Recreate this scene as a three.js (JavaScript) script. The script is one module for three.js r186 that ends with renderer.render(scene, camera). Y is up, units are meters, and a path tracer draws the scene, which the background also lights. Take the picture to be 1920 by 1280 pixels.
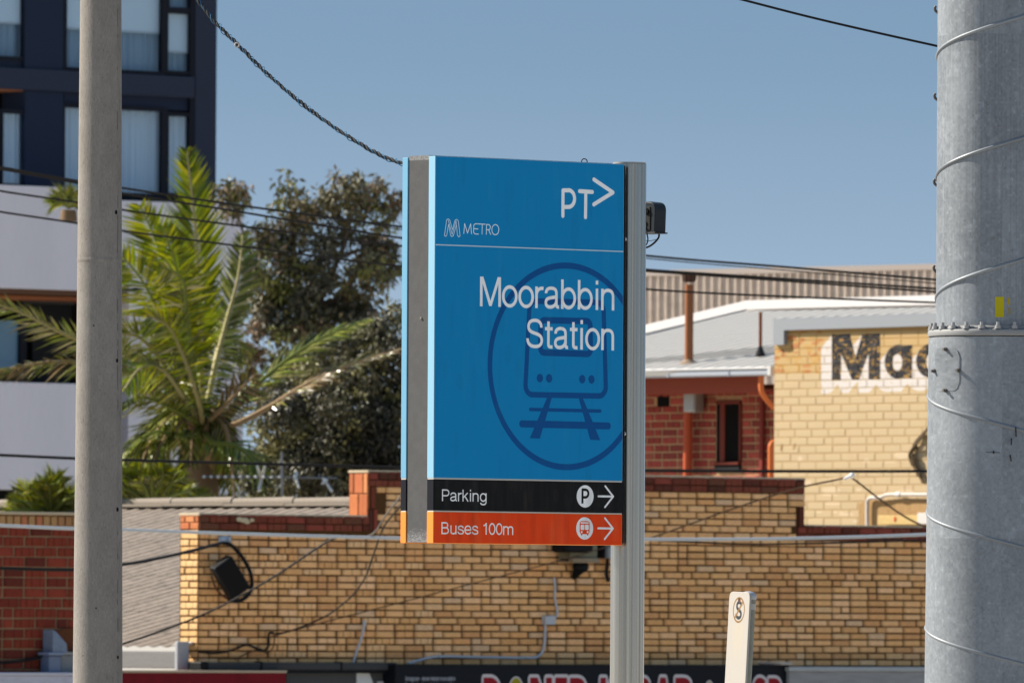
import * as THREE from 'three';
import { RoundedBoxGeometry } from 'three/addons/geometries/RoundedBoxGeometry.js';
import { mergeGeometries, toCreasedNormals } from 'three/addons/utils/BufferGeometryUtils.js';

// ------------------------------------------------------------------ camera
const W = 1920, H = 1280, FPX = 20000, EYE = 4.0, HORIZON = 1170, ROLL = 0.0055;
const scene = new THREE.Scene();
const camera = new THREE.PerspectiveCamera(THREE.MathUtils.radToDeg(2 * Math.atan(H / 2 / FPX)), W / H, 1, 3000);
camera.position.set(0, EYE, 0);
camera.rotation.set(Math.atan((HORIZON - H / 2) / FPX), 0, ROLL, 'YXZ');
camera.focus = 43.9;
camera.userData.fStop = 18.5;
camera.updateMatrixWorld(true);
scene.add(camera);

// ------------------------------------------------------------------ sky and sun
const SUN_AZ = THREE.MathUtils.degToRad(20), SUN_EL = THREE.MathUtils.degToRad(36);
const SUN = new THREE.Vector3(-Math.cos(SUN_EL) * Math.cos(SUN_AZ), Math.sin(SUN_EL), -Math.cos(SUN_EL) * Math.sin(SUN_AZ));
{
  const w = 1024, h = 1024, data = new Float32Array(w * h * 4);
  const stops = [[-90, .19, .16, .13], [-4, .19, .19, .19], [0, .243, .302, .366], [1.7, .166, .238, .321], [2.1, .144, .213, .298], [3.0, .100, .172, .257], [3.6, .091, .162, .249], [9, .086, .152, .245], [25, .084, .151, .248], [90, .078, .142, .243]];
  for (let j = 0; j < h; j++) {
    const el = ((j + .5) / h - .5) * 180;
    let k = 0; while (k < stops.length - 2 && el > stops[k + 1][0]) k++;
    const a = stops[k], b = stops[k + 1], t = THREE.MathUtils.clamp((el - a[0]) / (b[0] - a[0]), 0, 1);
    const er = el * Math.PI / 180, cy = Math.sin(er), cr = Math.cos(er);
    for (let i = 0; i < w; i++) {
      const az = ((i + .5) / w - .5) * 2 * Math.PI;
      const d = Math.max(-1, Math.min(1, Math.cos(az) * cr * SUN.x + cy * SUN.y + Math.sin(az) * cr * SUN.z));
      const ang = Math.acos(d) * 180 / Math.PI, glow = el > 0 ? 1.4 * Math.exp(-ang / 9) + .38 * Math.exp(-ang / 26) : 0, o = (j * w + i) * 4;
      data[o] = a[1] + (b[1] - a[1]) * t + glow; data[o + 1] = a[2] + (b[2] - a[2]) * t + glow * .95; data[o + 2] = a[3] + (b[3] - a[3]) * t + glow * .86; data[o + 3] = 1;
    }
  }
  const sky = new THREE.DataTexture(data, w, h, THREE.RGBAFormat, THREE.FloatType);
  sky.mapping = THREE.EquirectangularReflectionMapping; sky.magFilter = sky.minFilter = THREE.LinearFilter; sky.needsUpdate = true;
  scene.background = sky; scene.environment = sky;
}
const sun = new THREE.DirectionalLight(new THREE.Color(1, .92, .80), 5);
sun.target.position.set(0, 4, -85);
sun.position.copy(SUN).multiplyScalar(150).add(sun.target.position);
sun.castShadow = true; sun.shadow.mapSize.set(4096, 4096); sun.shadow.radius = 1;
Object.assign(sun.shadow.camera, { left: -70, right: 70, top: 70, bottom: -70, near: 1, far: 400 });
scene.add(sun, sun.target);
const EXPOSURE = 1.85;

// ------------------------------------------------------------------ helpers
let seed = 20240;
const rnd = () => { seed = (seed + 0x6d2b79f5) | 0; let t = Math.imul(seed ^ (seed >>> 15), 1 | seed); t = (t + Math.imul(t ^ (t >>> 7), 61 | t)) ^ t; return ((t ^ (t >>> 14)) >>> 0) / 4294967296; };
const rr = (a, b) => a + (b - a) * rnd();
const V = (x, y, z) => new THREE.Vector3(x, y, z);
const R = V(1, 0, 0).applyQuaternion(camera.quaternion), U = V(0, 1, 0).applyQuaternion(camera.quaternion), D = V(0, 0, -1).applyQuaternion(camera.quaternion), C = camera.position.clone();
const ray = (px, py) => D.clone().addScaledVector(R, (px - 960) / FPX).addScaledVector(U, (640 - py) / FPX);
const at = (px, py, d) => C.clone().addScaledVector(ray(px, py), d);          // where a measured point of the photograph stands at a given distance
function frameAt(o, deg) {                                                    // a street-aligned frame: X along the frontage, Z out of it
  const th = THREE.MathUtils.degToRad(deg), ex = V(Math.cos(th), 0, -Math.sin(th)), ez = V(Math.sin(th), 0, Math.cos(th));
  const p = V(o.x, 0, o.z);
  return {
    th, o: p,
    hit(px, py, axis, val) {
      const n = axis === 'z' ? ez : ex, r = ray(px, py), t = (val - C.clone().sub(p).dot(n)) / r.dot(n), q = C.clone().addScaledVector(r, t).sub(p);
      return V(q.dot(ex), q.y, q.dot(ez));
    },
    local(v) { const q = v.clone().sub(p); return V(q.dot(ex), q.y, q.dot(ez)); },
    world: (v) => p.clone().addScaledVector(ex, v.x).addScaledVector(ez, v.z).setY(v.y),
  };
}
const used = {};
function numbered(n) { used[n] = (used[n] ?? -1) + 1; return used[n] ? n + '_' + String(used[n]).padStart(3, '0') : n; }
function tag(o, label, category, group) { o.userData.label = label; o.userData.category = category; if (group) o.userData.group = group; return o; }
function thing(name, label, category, pos, turn = 0, group) { const o = new THREE.Group(); o.name = numbered(name); o.position.copy(pos); o.rotation.y = turn; scene.add(o); return tag(o, label, category, group); }
function mesh(name, g, m, parent = scene) { const o = new THREE.Mesh(g, m); o.name = parent === scene ? numbered(name) : name; o.castShadow = o.receiveShadow = true; parent.add(o); return o; }
function site(name, label, category, F, base, group) {                        // a thing in a street frame; add() takes geometry in frame coordinates
  const o = thing(name, label, category, F.world(base), F.th, group);
  o.userData.base = undefined; delete o.userData.base;
  return { o, F, base, add: (n, g, m, parent = o) => mesh(n, g.translate(-base.x, -base.y, -base.z), m, parent), put(n, g, m, p, ry = 0, parent = o) { const q = mesh(n, g, m, parent); q.position.set(p.x - base.x, p.y - base.y, p.z - base.z); q.rotation.y = ry; return q; } };
}
const box = (x0, x1, y0, y1, z0, z1) => new THREE.BoxGeometry(x1 - x0, y1 - y0, z1 - z0).translate((x0 + x1) / 2, (y0 + y1) / 2, (z0 + z1) / 2);
const rbox = (x0, x1, y0, y1, z0, z1, r = .01, s = 2) => new RoundedBoxGeometry(x1 - x0, y1 - y0, z1 - z0, s, r).translate((x0 + x1) / 2, (y0 + y1) / 2, (z0 + z1) / 2);
const tube = (pts, r, n = 40, k = 6, closed = false) => new THREE.TubeGeometry(new THREE.CatmullRomCurve3(pts, closed), n, r, k, closed);
function rod(a, b, r0, r1 = r0, k = 10) { const d = b.clone().sub(a), g = new THREE.CylinderGeometry(r1, r0, d.length(), k); g.translate(0, d.length() / 2, 0); g.applyQuaternion(new THREE.Quaternion().setFromUnitVectors(V(0, 1, 0), d.normalize())); return g.translate(a.x, a.y, a.z); }
const std = (r, g, b, o = {}) => new THREE.MeshPhysicalMaterial({ color: new THREE.Color().setRGB(r, g, b), roughness: .85, specularIntensity: (o.metalness || (o.roughness ?? .85) < .4) ? 1 : .25, ...o });
const phys = (r, g, b, o = {}) => new THREE.MeshPhysicalMaterial({ color: new THREE.Color().setRGB(r, g, b), roughness: .85, ...o });

// value noise, tiling
function makeNoise(n, s) { const g = new Float32Array(n * n), r0 = seed; seed = s; for (let i = 0; i < n * n; i++) g[i] = rnd(); seed = r0; return (x, y) => { x = ((x % n) + n) % n; y = ((y % n) + n) % n; const i = Math.floor(x), j = Math.floor(y), fx = x - i, fy = y - j, u = fx * fx * (3 - 2 * fx), v = fy * fy * (3 - 2 * fy), i1 = (i + 1) % n, j1 = (j + 1) % n; return (g[j * n + i] * (1 - u) + g[j * n + i1] * u) * (1 - v) + (g[j1 * n + i] * (1 - u) + g[j1 * n + i1] * u) * v; }; }
const N64 = makeNoise(64, 5), N128 = makeNoise(128, 9), N256 = makeNoise(256, 13);
function dataTex(w, h, fn, linear = false) {
  const d = new Uint8Array(w * h * 4);
  for (let j = 0; j < h; j++) for (let i = 0; i < w; i++) { const c = fn(i / w, j / h), o = (j * w + i) * 4; for (let k = 0; k < 3; k++) d[o + k] = Math.max(0, Math.min(255, 255 * (linear ? c[k] : Math.pow(Math.max(0, c[k]), 1 / 2.2)))); d[o + 3] = 255; }
  const t = new THREE.DataTexture(d, w, h); t.wrapS = t.wrapT = THREE.RepeatWrapping; t.magFilter = t.minFilter = THREE.LinearFilter; if (!linear) t.colorSpace = THREE.SRGBColorSpace; t.needsUpdate = true; return t;
}
function canvasTex(w, h, draw) { const c = document.createElement('canvas'); c.width = w; c.height = h; const g = c.getContext('2d'); draw(g, w, h); const t = new THREE.CanvasTexture(c); t.colorSpace = THREE.SRGBColorSpace; return t; }
const rep = (t, x, y) => { const c = t.clone(); c.repeat.set(x, y); c.needsUpdate = true; return c; };
const css = (r, g, b) => { const f = (v) => Math.round(255 * (v <= .0031308 ? 12.92 * v : 1.055 * Math.pow(v, 1 / 2.4) - .055)); return `rgb(${f(r)},${f(g)},${f(b)})`; };

// ------------------------------------------------------------------ shared materials
const grimeTex = dataTex(256, 256, (u, v) => { const n = .55 * N64(u * 64, v * 64) + .3 * N128(u * 128, v * 128) + .15 * N256(u * 256, v * 256); const k = .72 + .45 * n; return [k, k, k * .99]; });
const M = {
  blackPlastic: std(.007, .008, .010, { roughness: .55 }),
  blackRubber: std(.014, .014, .015, { roughness: .7 }),
  darkHole: std(.006, .006, .006, { roughness: 1 }),
  steel: std(.5, .51, .52, { metalness: .8, roughness: .4 }),
  whitePaint: std(.78, .78, .76, { roughness: .5 }),
  mortarCream: std(.52, .43, .3, { map: rep(grimeTex, 6, 1) }),
  pvc: std(.5, .52, .55, { roughness: .5 }),
};

// ------------------------------------------------------------------ ground, road, footpath
{
  const gTex = dataTex(512, 512, (u, v) => { const n = .5 * N64(u * 64, v * 64) + .5 * N256(u * 256, v * 256); const k = .36 + .14 * n; return [k, k * .93, k * .82]; });  // tone paled so the unseen ground bounces fill into shaded faces
  gTex.repeat.set(120, 120);
  const pos = [], uv = [], idx = [], prof = [[500, EYE - 1.65], [-58, EYE - 1.65], [-63, 0], [-2400, 0]];
  prof.forEach(([z, y]) => { for (const x of [-1500, 1500]) { pos.push(x, y, z); uv.push(x / 500, z / 500); } });
  for (let i = 0; i < prof.length - 1; i++) { const a = i * 2; idx.push(a, a + 1, a + 2, a + 1, a + 3, a + 2); }
  const g = new THREE.BufferGeometry(); g.setAttribute('position', new THREE.Float32BufferAttribute(pos, 3)); g.setAttribute('uv', new THREE.Float32BufferAttribute(uv, 2)); g.setIndex(idx); g.computeVertexNormals();
  const ground = mesh('ground', g.toNonIndexed(), std(1, 1, 1, { map: gTex, roughness: .95 })); ground.geometry.computeVertexNormals(); ground.userData.kind = 'structure';
}

// ------------------------------------------------------------------ street frame: the row of shops, 42 degrees off the picture plane
const F = frameAt(at(690, 1170, 100), 42);
const S = (px, py, z = 0) => F.hit(px, py, 'z', z);
const SX = (px, py, x) => F.hit(px, py, 'x', x);
{
  const tar = dataTex(256, 256, (u, v) => { const k = .09 + .05 * N256(u * 256, v * 256); return [k, k, k]; }); tar.repeat.set(20, 4);
  const road = site('road', undefined, undefined, F, V(0, 0, 20)); delete road.o.userData.label; delete road.o.userData.category;
  road.o.userData.kind = 'structure'; road.add('asphalt', new THREE.PlaneGeometry(160, 11).rotateX(-Math.PI / 2).translate(0, .004, 21.2), std(1, 1, 1, { map: tar }));
  const fp = site('footpath', undefined, undefined, F, V(0, 0, 2.5)); delete fp.o.userData.label; delete fp.o.userData.category; fp.o.userData.kind = 'structure';
  fp.add('bounce_paving', box(-80, 80, -.1, .13, .3, 15.3), std(.56, .49, .40, { map: rep(grimeTex, 80, 2) })); fp.add('kerb', rbox(-80, 80, -.1, .135, 15.303, 15.5, .02), std(.4, .4, .38));  // unseen paving widened and paled to bounce light onto the shaded wall
}

// bricks ------------------------------------------------------------
function brickGeo(w, h, d = .02, c = .006) {          // a brick's visible end: chamfered front and sides
  const x = w / 2, y = h / 2, X = x - c, Y = y - c, b = -d, f = 0, e = -c;
  const P = { f: [[-X, -Y, f], [X, -Y, f], [X, Y, f], [-X, Y, f]], e: [[-x, -y, e], [x, -y, e], [x, y, e], [-x, y, e]], b: [[-x, -y, b], [x, -y, b], [x, y, b], [-x, y, b]] };
  const pos = [], uv = [], quad = (...q) => { for (const i of [0, 1, 2, 0, 2, 3]) { pos.push(...q[i]); uv.push(q[i][0] / w + .5, q[i][1] / h + .5); } };
  quad(...P.f); for (let i = 0; i < 4; i++) { const j = (i + 1) % 4; quad(P.e[i], P.e[j], P.f[j], P.f[i]); quad(P.b[i], P.b[j], P.e[j], P.e[i]); }
  const g = new THREE.BufferGeometry(); g.setAttribute('position', new THREE.Float32BufferAttribute(pos, 3)); g.setAttribute('uv', new THREE.Float32BufferAttribute(uv, 2)); g.computeVertexNormals(); return g;
}
const brickTex = [0, 1, 2, 3].map((v) => dataTex(64, 32, (u, w) => {
  let k = .9 + .3 * N64(u * 9 + v * 13, w * 4 + v * 7) - .12 + .16 * N256(u * 60 + v * 31, w * 30);
  if (v === 1) k *= 1 - .55 * Math.exp(-Math.pow((u - .32) / .03, 2)) - .45 * Math.exp(-Math.pow((u - .72) / .035, 2));
  if (v === 2) k *= 1 - .6 * Math.exp(-Math.pow((u - .5) / .025, 2));
  k *= .72 + .28 * Math.min(1, 6 * Math.min(u, 1 - u)) * 1; return [k, k * .985, k * .96];
}));
const geoCache = new Map();
const cachedBrick = (w, h) => { const k = w.toFixed(2) + '|' + h.toFixed(3); if (!geoCache.has(k)) geoCache.set(k, brickGeo(+w.toFixed(2), h)); return geoCache.get(k); };
// lays bricks on a rectangle of a thing's face. `face`: 'front' (normal +Z) or 'side' (normal -X); inside(u, v) tells where bricks go
function layBricks(s, parent, { face = 'front', u0, u1, v0, v1, at: plane, pitch, course, joint = .012, mats, inside = () => true, split = .12, proud = .008, budget = 300, order, jitter = .002, uvBox, hole, uneven }) {
  const list = [];
  const rows = Math.ceil((v1 - v0) / course - .02);
  for (let r = 0; r < rows; r++) {
    let u = u0 - (r % 2 ? pitch / 2 : 0) - (r % 7 === 3 ? pitch * .25 : 0);
    const ya = v0 + r * course, yb = Math.min(v1, ya + course);
    while (u < u1 - .02) {
      let w = pitch; const q = rnd(); if (q < split) w = pitch / 2;
      let a = Math.max(u, u0), b = Math.min(u + w, u1); u += w;
      for (const o of hole ?? []) if ((ya + yb) / 2 > o[2] && (ya + yb) / 2 < o[3]) { if (a < o[0] && b > o[0]) b = o[0]; else if (a < o[1] && b > o[1]) a = o[1]; else if (a >= o[0] && b <= o[1]) b = a; }
      if (b - a < .045) continue;
      const cu = (a + b) / 2, cv = (ya + yb) / 2; if (!inside(cu, cv, a, b)) continue;
      const wx = N64(cu * 2.3 + 40, cv * 2.9 + 7) * .6 + N64(cu * 7 + 3, cv * 5) * .4; const pick = uneven ? Math.min(.999, Math.max(0, .5 + (wx - .5) * 1.1 + rr(-.5, .5))) : rnd();
      list.push({ cu: cu + (uneven ? rr(-.003, .003) : 0), cv: cv + (uneven ? rr(-.0018, .0018) : 0), w: b - a - joint * (uneven ? rr(.6, 1.5) : 1), h: yb - ya - joint * (uneven ? rr(.75, 1.25) : 1), m: Math.floor(pick * mats.length), dz: rr(-jitter, jitter), tw: rr(-.012, .012) });
    }
  }
  const place = (e) => face === 'front' ? V(e.cu, e.cv, plane + proud + e.dz) : V(plane - proud - e.dz, e.cv, e.cu), ry = face === 'front' ? 0 : -Math.PI / 2;
  if (order) list.sort((p, q) => order(p) - order(q));
  const rest = [];
  list.forEach((e, i) => {
    if (uvBox && i < budget) { const g = brickGeo(e.w, e.h), p = g.attributes.position, t = g.attributes.uv; for (let k = 0; k < p.count; k++) t.setXY(k, (e.cu + p.getX(k) - uvBox[0]) / uvBox[2], (e.cv + p.getY(k) - uvBox[1]) / uvBox[3]); const o = s.put('brick', g, mats[0], place(e), ry, parent); o.rotation.z = e.tw * .3; }
    else if (i < budget) { const o = s.put('brick', cachedBrick(e.w, e.h), mats[e.m], place(e), ry, parent); o.rotation.z = e.tw; }
    else { const g = brickGeo(e.w, e.h).rotateY(ry), p = place(e), n = g.attributes.position.count, col = new Float32Array(n * 3), c = mats[e.m].color; for (let k = 0; k < n; k++) c.toArray(col, k * 3); g.setAttribute('color', new THREE.BufferAttribute(col, 3)); if (uvBox) { const q = brickGeo(e.w, e.h).attributes.position, t = g.attributes.uv; for (let k = 0; k < n; k++) t.setXY(k, (e.cu + q.getX(k) - uvBox[0]) / uvBox[2], (e.cv + q.getY(k) - uvBox[1]) / uvBox[3]); } rest.push(g.translate(p.x, p.y, p.z)); }
  });
  if (rest.length) { const groups = [[], [], []]; rest.forEach((g, i) => groups[i % 3].push(g)); const t = mergeGeometries(rest); const m = uvBox ? mats[0] : std(1, 1, 1, { vertexColors: true, map: brickTex[0] }); const o = s.add('brickwork', t, m, parent); o.userData.kind = 'stuff'; }
}
const tones = (list, k = 1) => list.map(([r, g, b], i) => std(r * k, g * k, b * k, { map: brickTex[i % 4], roughness: .8 }));
const blond = tones([[.66, .40, .17], [.70, .44, .20], [.62, .365, .15], [.72, .46, .22], [.66, .39, .165], [.58, .335, .135], [.70, .43, .19], [.64, .385, .165], [.66, .44, .22], [.74, .48, .245], [.60, .35, .14], [.68, .42, .185], [.56, .31, .13], [.68, .42, .2], [.69, .415, .17], [.65, .36, .145], [.66, .40, .17], [.70, .43, .19], [.60, .42, .24]].map(([r, g, b]) => [r * 1.06, g * .99, b * 1.0]).sort((p, q) => p[0] - q[0]), 1.26);
const maroon = tones([[.17, .045, .028], [.22, .06, .036], [.12, .035, .022], [.26, .06, .04], [.15, .06, .035], [.20, .05, .03], [.10, .035, .022]]);
const rusty = tones([[.52, .18, .075], [.56, .2, .085], [.44, .14, .06], [.6, .24, .1], [.5, .16, .07]]);  // coping brick as maroon, without rust: sunlight on end faces put into colour
const redBrick = tones([[.19, .034, .020], [.22, .04, .023], [.16, .029, .018], [.24, .045, .026], [.12, .026, .017], [.21, .04, .021]]);
const soldier = tones([[.42, .25, .11], [.46, .27, .12], [.38, .2, .09], [.44, .17, .08], [.4, .25, .12]]);

// ------------------------------------------------------------------ blond brick parapet wall
const wallL = S(372, 1100).x, stepL = S(690, 930).x, stepR = S(1508, 950).x, wallR = S(2010, 1100).x;
const topLow = S(520, 968).y, topHigh = S(1100, 893).y, topLowR = S(1620, 989).y, baseY = 3.35, thick = .27;
{
  const base = V((wallL + wallR) / 2, 0, -thick / 2);
  const s = site('brick_wall', 'long blond brick parapet wall with stepped red brick coping behind the station sign', 'wall', F, base);
  const sh = new THREE.Shape([[wallL, 0], [wallR, 0], [wallR, topLowR], [stepR, topLowR], [stepR, topHigh], [stepL, topHigh], [stepL, topLow], [wallL, topLow]].map(([x, y]) => new THREE.Vector2(x, y)));
  const body = s.add('masonry', new THREE.ExtrudeGeometry(sh, { depth: thick - .006, bevelEnabled: false }).translate(0, 0, -thick), std(.10, .048, .018, { map: rep(grimeTex, 1, 1), roughness: 1 }));
  const cc = .0645, capH = .131;
  const inWall = (u, v) => { const top = u < stepL ? topLow : u < stepR ? topHigh : topLowR; if (v > top - capH - cc * .3) return false; if (u > stepL - .001 && u < stepL + .122 && v > topLow - capH) return false; if (u > stepR - .082 && u < stepR && v > topLowR - capH) return false; return true; };
  const bp = S(900, 1100).x;
  layBricks(s, body, { u0: wallL, u1: wallR, v0: baseY, v1: topHigh, at: -.006, pitch: .242, course: cc, joint: .0135, mats: blond, inside: inWall, split: .16, proud: .012, uneven: true, order: (e) => { const hid = e.cu > S(755, 1100).x && e.cu < S(1160, 1100).x && e.cv > S(960, 1020).y; return e.cu + (hid ? 100 : 0); } });
  // sunlit end face with the pier bricks
  layBricks(s, body, { face: 'side', u0: -thick + .004, u1: -.004, v0: baseY, v1: topLow - capH, at: wallL, pitch: .26, course: cc, mats: tones([[.70, .45, .21], [.74, .49, .24], [.66, .41, .18]]), split: .0, budget: 60, proud: .004 });
  // red copings: two courses laid over each length of the top, vertical bricks down the steps
  const cap = (x0, x1, y) => layBricks(s, body, { u0: x0, u1: x1, v0: y - capH, v1: y, at: -.006, pitch: .235, course: cc, joint: .007, mats: maroon, split: .1, proud: .022, budget: 90 });
  cap(wallL, stepL + .01, topLow); cap(stepL, stepR, topHigh); cap(stepR - .09, wallR, topLowR);
  layBricks(s, body, { face: 'side', u0: -thick, u1: 0, v0: topLow - capH, v1: topLow, at: wallL, pitch: .14, course: cc, joint: .007, mats: rusty, proud: .006, split: 0 });
  layBricks(s, body, { u0: stepL, u1: stepL + .118, v0: topLow - capH, v1: topHigh - capH, at: -.006, pitch: .06, course: .215, joint: .006, mats: maroon, split: 0, proud: .02 });
  layBricks(s, body, { u0: stepR - .08, u1: stepR, v0: topLowR - .02, v1: topHigh - capH, at: -.006, pitch: .081, course: .215, joint: .006, mats: maroon, split: 0, proud: .02 });
  layBricks(s, body, { face: 'side', u0: -thick, u1: 0, v0: topLow + .01, v1: topHigh - .004, at: stepL, pitch: .135, course: .215, joint: .008, mats: rusty, proud: .006, split: 0 });
  for (const [x0, x1, y] of [[wallL - .01, stepL - .012, topLow], [stepL - .012, stepR + .012, topHigh], [stepR + .012, wallR, topLowR]]) s.add('mortar_cap', rbox(x0, x1, y - .004, y + .022, -thick - .01, .012, .008), M.mortarCream, body);
  const pa = S(432, 972), pb = S(470, 981);
  for (let i = 0; i < 7; i++) { const x = rr(pa.x, pb.x), y = rr(pb.y + .01, pa.y - .005), g = new THREE.SphereGeometry(.03, 8, 6).scale(rr(.9, 1.7), rr(.5, .9), .2).translate(x, y, .02); s.add('lime_patch', g, std(.55, .46, .3), body); }
}

// ------------------------------------------------------------------ things fixed to the wall
const G = (n, l, c, base, g) => site(n, l, c, F, base, g);
{
  // grey conduit with junction box
  let p = [[1039, 1083], [1041, 1100], [1040, 1118], [1043, 1135], [1045, 1150], [1040, 1158], [1030, 1163]].map(([x, y]) => S(x, y, .03));
  const s = G('electrical_conduit', 'grey plastic conduit with square junction box bending along the blond wall foot', 'conduit', S(1023, 1163, 0));
  s.add('conduit', tube(p, .012, 40, 8), M.pvc);
  const b0 = S(1014, 1154, 0), b1 = S(1033, 1171, 0); s.add('junction_box', rbox(b0.x, b1.x, b1.y, b0.y, .005, .075, .012), M.pvc);
  p = [[1022, 1170], [1022, 1190], [1020, 1210], [1016, 1224], [1005, 1232], [985, 1233], [900, 1232], [820, 1231], [800, 1234], [765, 1244]].map(([x, y]) => S(x, y, .03)); s.add('conduit', tube(p, .014, 80, 8), M.pvc);
  for (const [x, y] of [[985, 1233], [823, 1231], [1021, 1200]]) { const q = S(x, y, .03); s.add('saddle', new THREE.CylinderGeometry(.018, .018, .02, 8).rotateZ(y > 1225 ? Math.PI / 2 : 0).translate(q.x, q.y, q.z), M.steel); }
  const c = G('wall_pipe', 'short slanting grey pipe standing out of the wall foot left of the black shop fascia', 'pipe', S(662, 1242, .05));
  c.add('pipe', tube([[683, 1166], [682, 1176], [676, 1200], [668, 1222], [662, 1243]].map(([x, y]) => S(x, y, .05)), .012, 20, 8), M.pvc);
  const q = S(683, 1168, .05); c.add('end_fitting', new THREE.CylinderGeometry(.016, .016, .05, 8).translate(q.x, q.y, q.z), M.pvc);

  // black floodlight hanging askew with a cable loop
  const o = S(425, 1082, .16), fl = G('floodlight', 'black square floodlight hung askew on the left end of the blond wall', 'floodlight', V(o.x, o.y, 0));
  const body = fl.put('housing', new RoundedBoxGeometry(.36, .215, .14, 3, .02), M.blackPlastic, V(o.x, o.y, .2)); body.rotation.set(.12, -.30, -.92);
  for (let i = -3; i <= 3; i++) { const fin = mesh('cooling_fin', new THREE.BoxGeometry(.012, .19, .03), M.blackPlastic, body); fin.position.set(i * .045, 0, -.08); }
  const lens = mesh('lens', new RoundedBoxGeometry(.31, .175, .01, 2, .004), std(.006, .006, .007, { roughness: .6 }), body); lens.position.z = .071;
  
  fl.add('bracket', tube([S(425, 1060, .02), S(420, 1075, .1), o], .016, 12, 6), M.blackRubber);
  const ins = G('cable_insulator', 'pale blue cable clamp at the top of the black cable loop above the floodlight', 'insulator', S(421, 1012, 0));
  const iq = S(421, 1011, .06); ins.add('clamp_body', rbox(iq.x - .055, iq.x + .055, iq.y - .03, iq.y + .03, .02, .1, .02), std(.35, .45, .58)); ins.add('clamp_bolt', new THREE.CylinderGeometry(.014, .014, .1, 8).rotateX(Math.PI / 2).translate(iq.x, iq.y, .08), M.steel);
  const cb = (name, label, pts, z, r, m = M.blackRubber, n = 60) => { const w = pts.map(([x, y, dz = 0]) => S(x, y, z + dz)); const s2 = G(name, label, 'cable', w[0]); s2.add('cable', tube(w, r, n, 7), m); return s2; };
  cb('looped_cable', 'thick black cable looping round the floodlight from the blue clamp', [[418, 1018], [430, 1020], [447, 1036], [462, 1058], [471, 1082], [470, 1105], [460, 1120], [443, 1127], [428, 1124]], .1, .019);
  cb('brown_cable', 'thin brown cable drooping under the floodlight against the blond bricks', [[396, 1080], [402, 1098], [412, 1112], [426, 1122], [440, 1124]], .08, .009, std(.12, .05, .025));
  cb('wall_cable', 'black cable drooping in a tangle along the foot of the blond wall', [[372, 1222], [400, 1224], [430, 1220], [462, 1209], [478, 1214], [492, 1220], [502, 1212], [503, 1196], [504, 1187], [512, 1186]], .05, .011);
  cb('thin_wall_cable', 'thin brown cable curling beside the black tangle on the blond wall', [[440, 1236], [460, 1226], [478, 1219], [488, 1216], [500, 1224], [510, 1216], [514, 1200], [514, 1190]], .05, .006, std(.09, .05, .03));

  // two weathered fittings under the sign
  const a = S(1050, 1021, .05), b = S(1101, 1053, .05), f2 = G('weathered_floodlight', 'weathered pale floodlight with black hood, on the blond wall below the sign', 'floodlight', V((a.x + b.x) / 2, b.y, 0));
  f2.add('housing', rbox(a.x, b.x, b.y, a.y + .03, .02, .2, .015), std(.2, .19, .13, { map: grimeTex })); f2.add('rim', rbox(a.x + .0, b.x - .0, b.y - .012, b.y + .035, .03, .235, .01), std(.32, .25, .17, { map: grimeTex }));
  const hd = S(1066, 1018, .2); f2.add('hood', rbox(hd.x - .15, hd.x + .22, hd.y - .09, hd.y + .14, .1, .33, .04, 3), M.blackPlastic);
  const sl = S(1061, 1049, .236); f2.add('vent_slot', rbox(sl.x - .035, sl.x + .035, sl.y - .012, sl.y + .012, .2, .238, .003), M.darkHole);
  const kn = S(1089, 1062, .1); f2.add('knuckle', new THREE.SphereGeometry(.085, 16, 10).scale(1.05, .75, .8).translate(kn.x, kn.y, kn.z), M.blackPlastic); f2.add('stem', rod(V(kn.x - .02, kn.y - .02, .1), V(kn.x - .03, kn.y - .115, .03), .06, .02, 12), M.blackPlastic);
  f2.add('hook', new THREE.TorusGeometry(.02, .006, 6, 12).translate(kn.x, kn.y + .06, .17), M.steel);
  const e0 = S(1127, 1022, .05), e1 = S(1150, 1047, .05), f3 = G('wall_meter_box', 'small grey box on the blond wall half hidden behind the sign post', 'box', V(e0.x, e1.y, 0));
  f3.add('box_body', rbox(e0.x, e1.x, e1.y, e0.y, .02, .16, .012), std(.3, .32, .33)); f3.add('backing', rbox(e0.x - .035, e0.x - .005, e1.y, e0.y + .03, .01, .12, .006), M.blackPlastic); const c0 = S(1139, 1058, .06); f3.add('cable', tube([S(1139, 1047, .06), c0, S(1137, 1075, .06), S(1141, 1090, .06)], .018, 12, 6), M.blackRubber);
}

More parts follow.
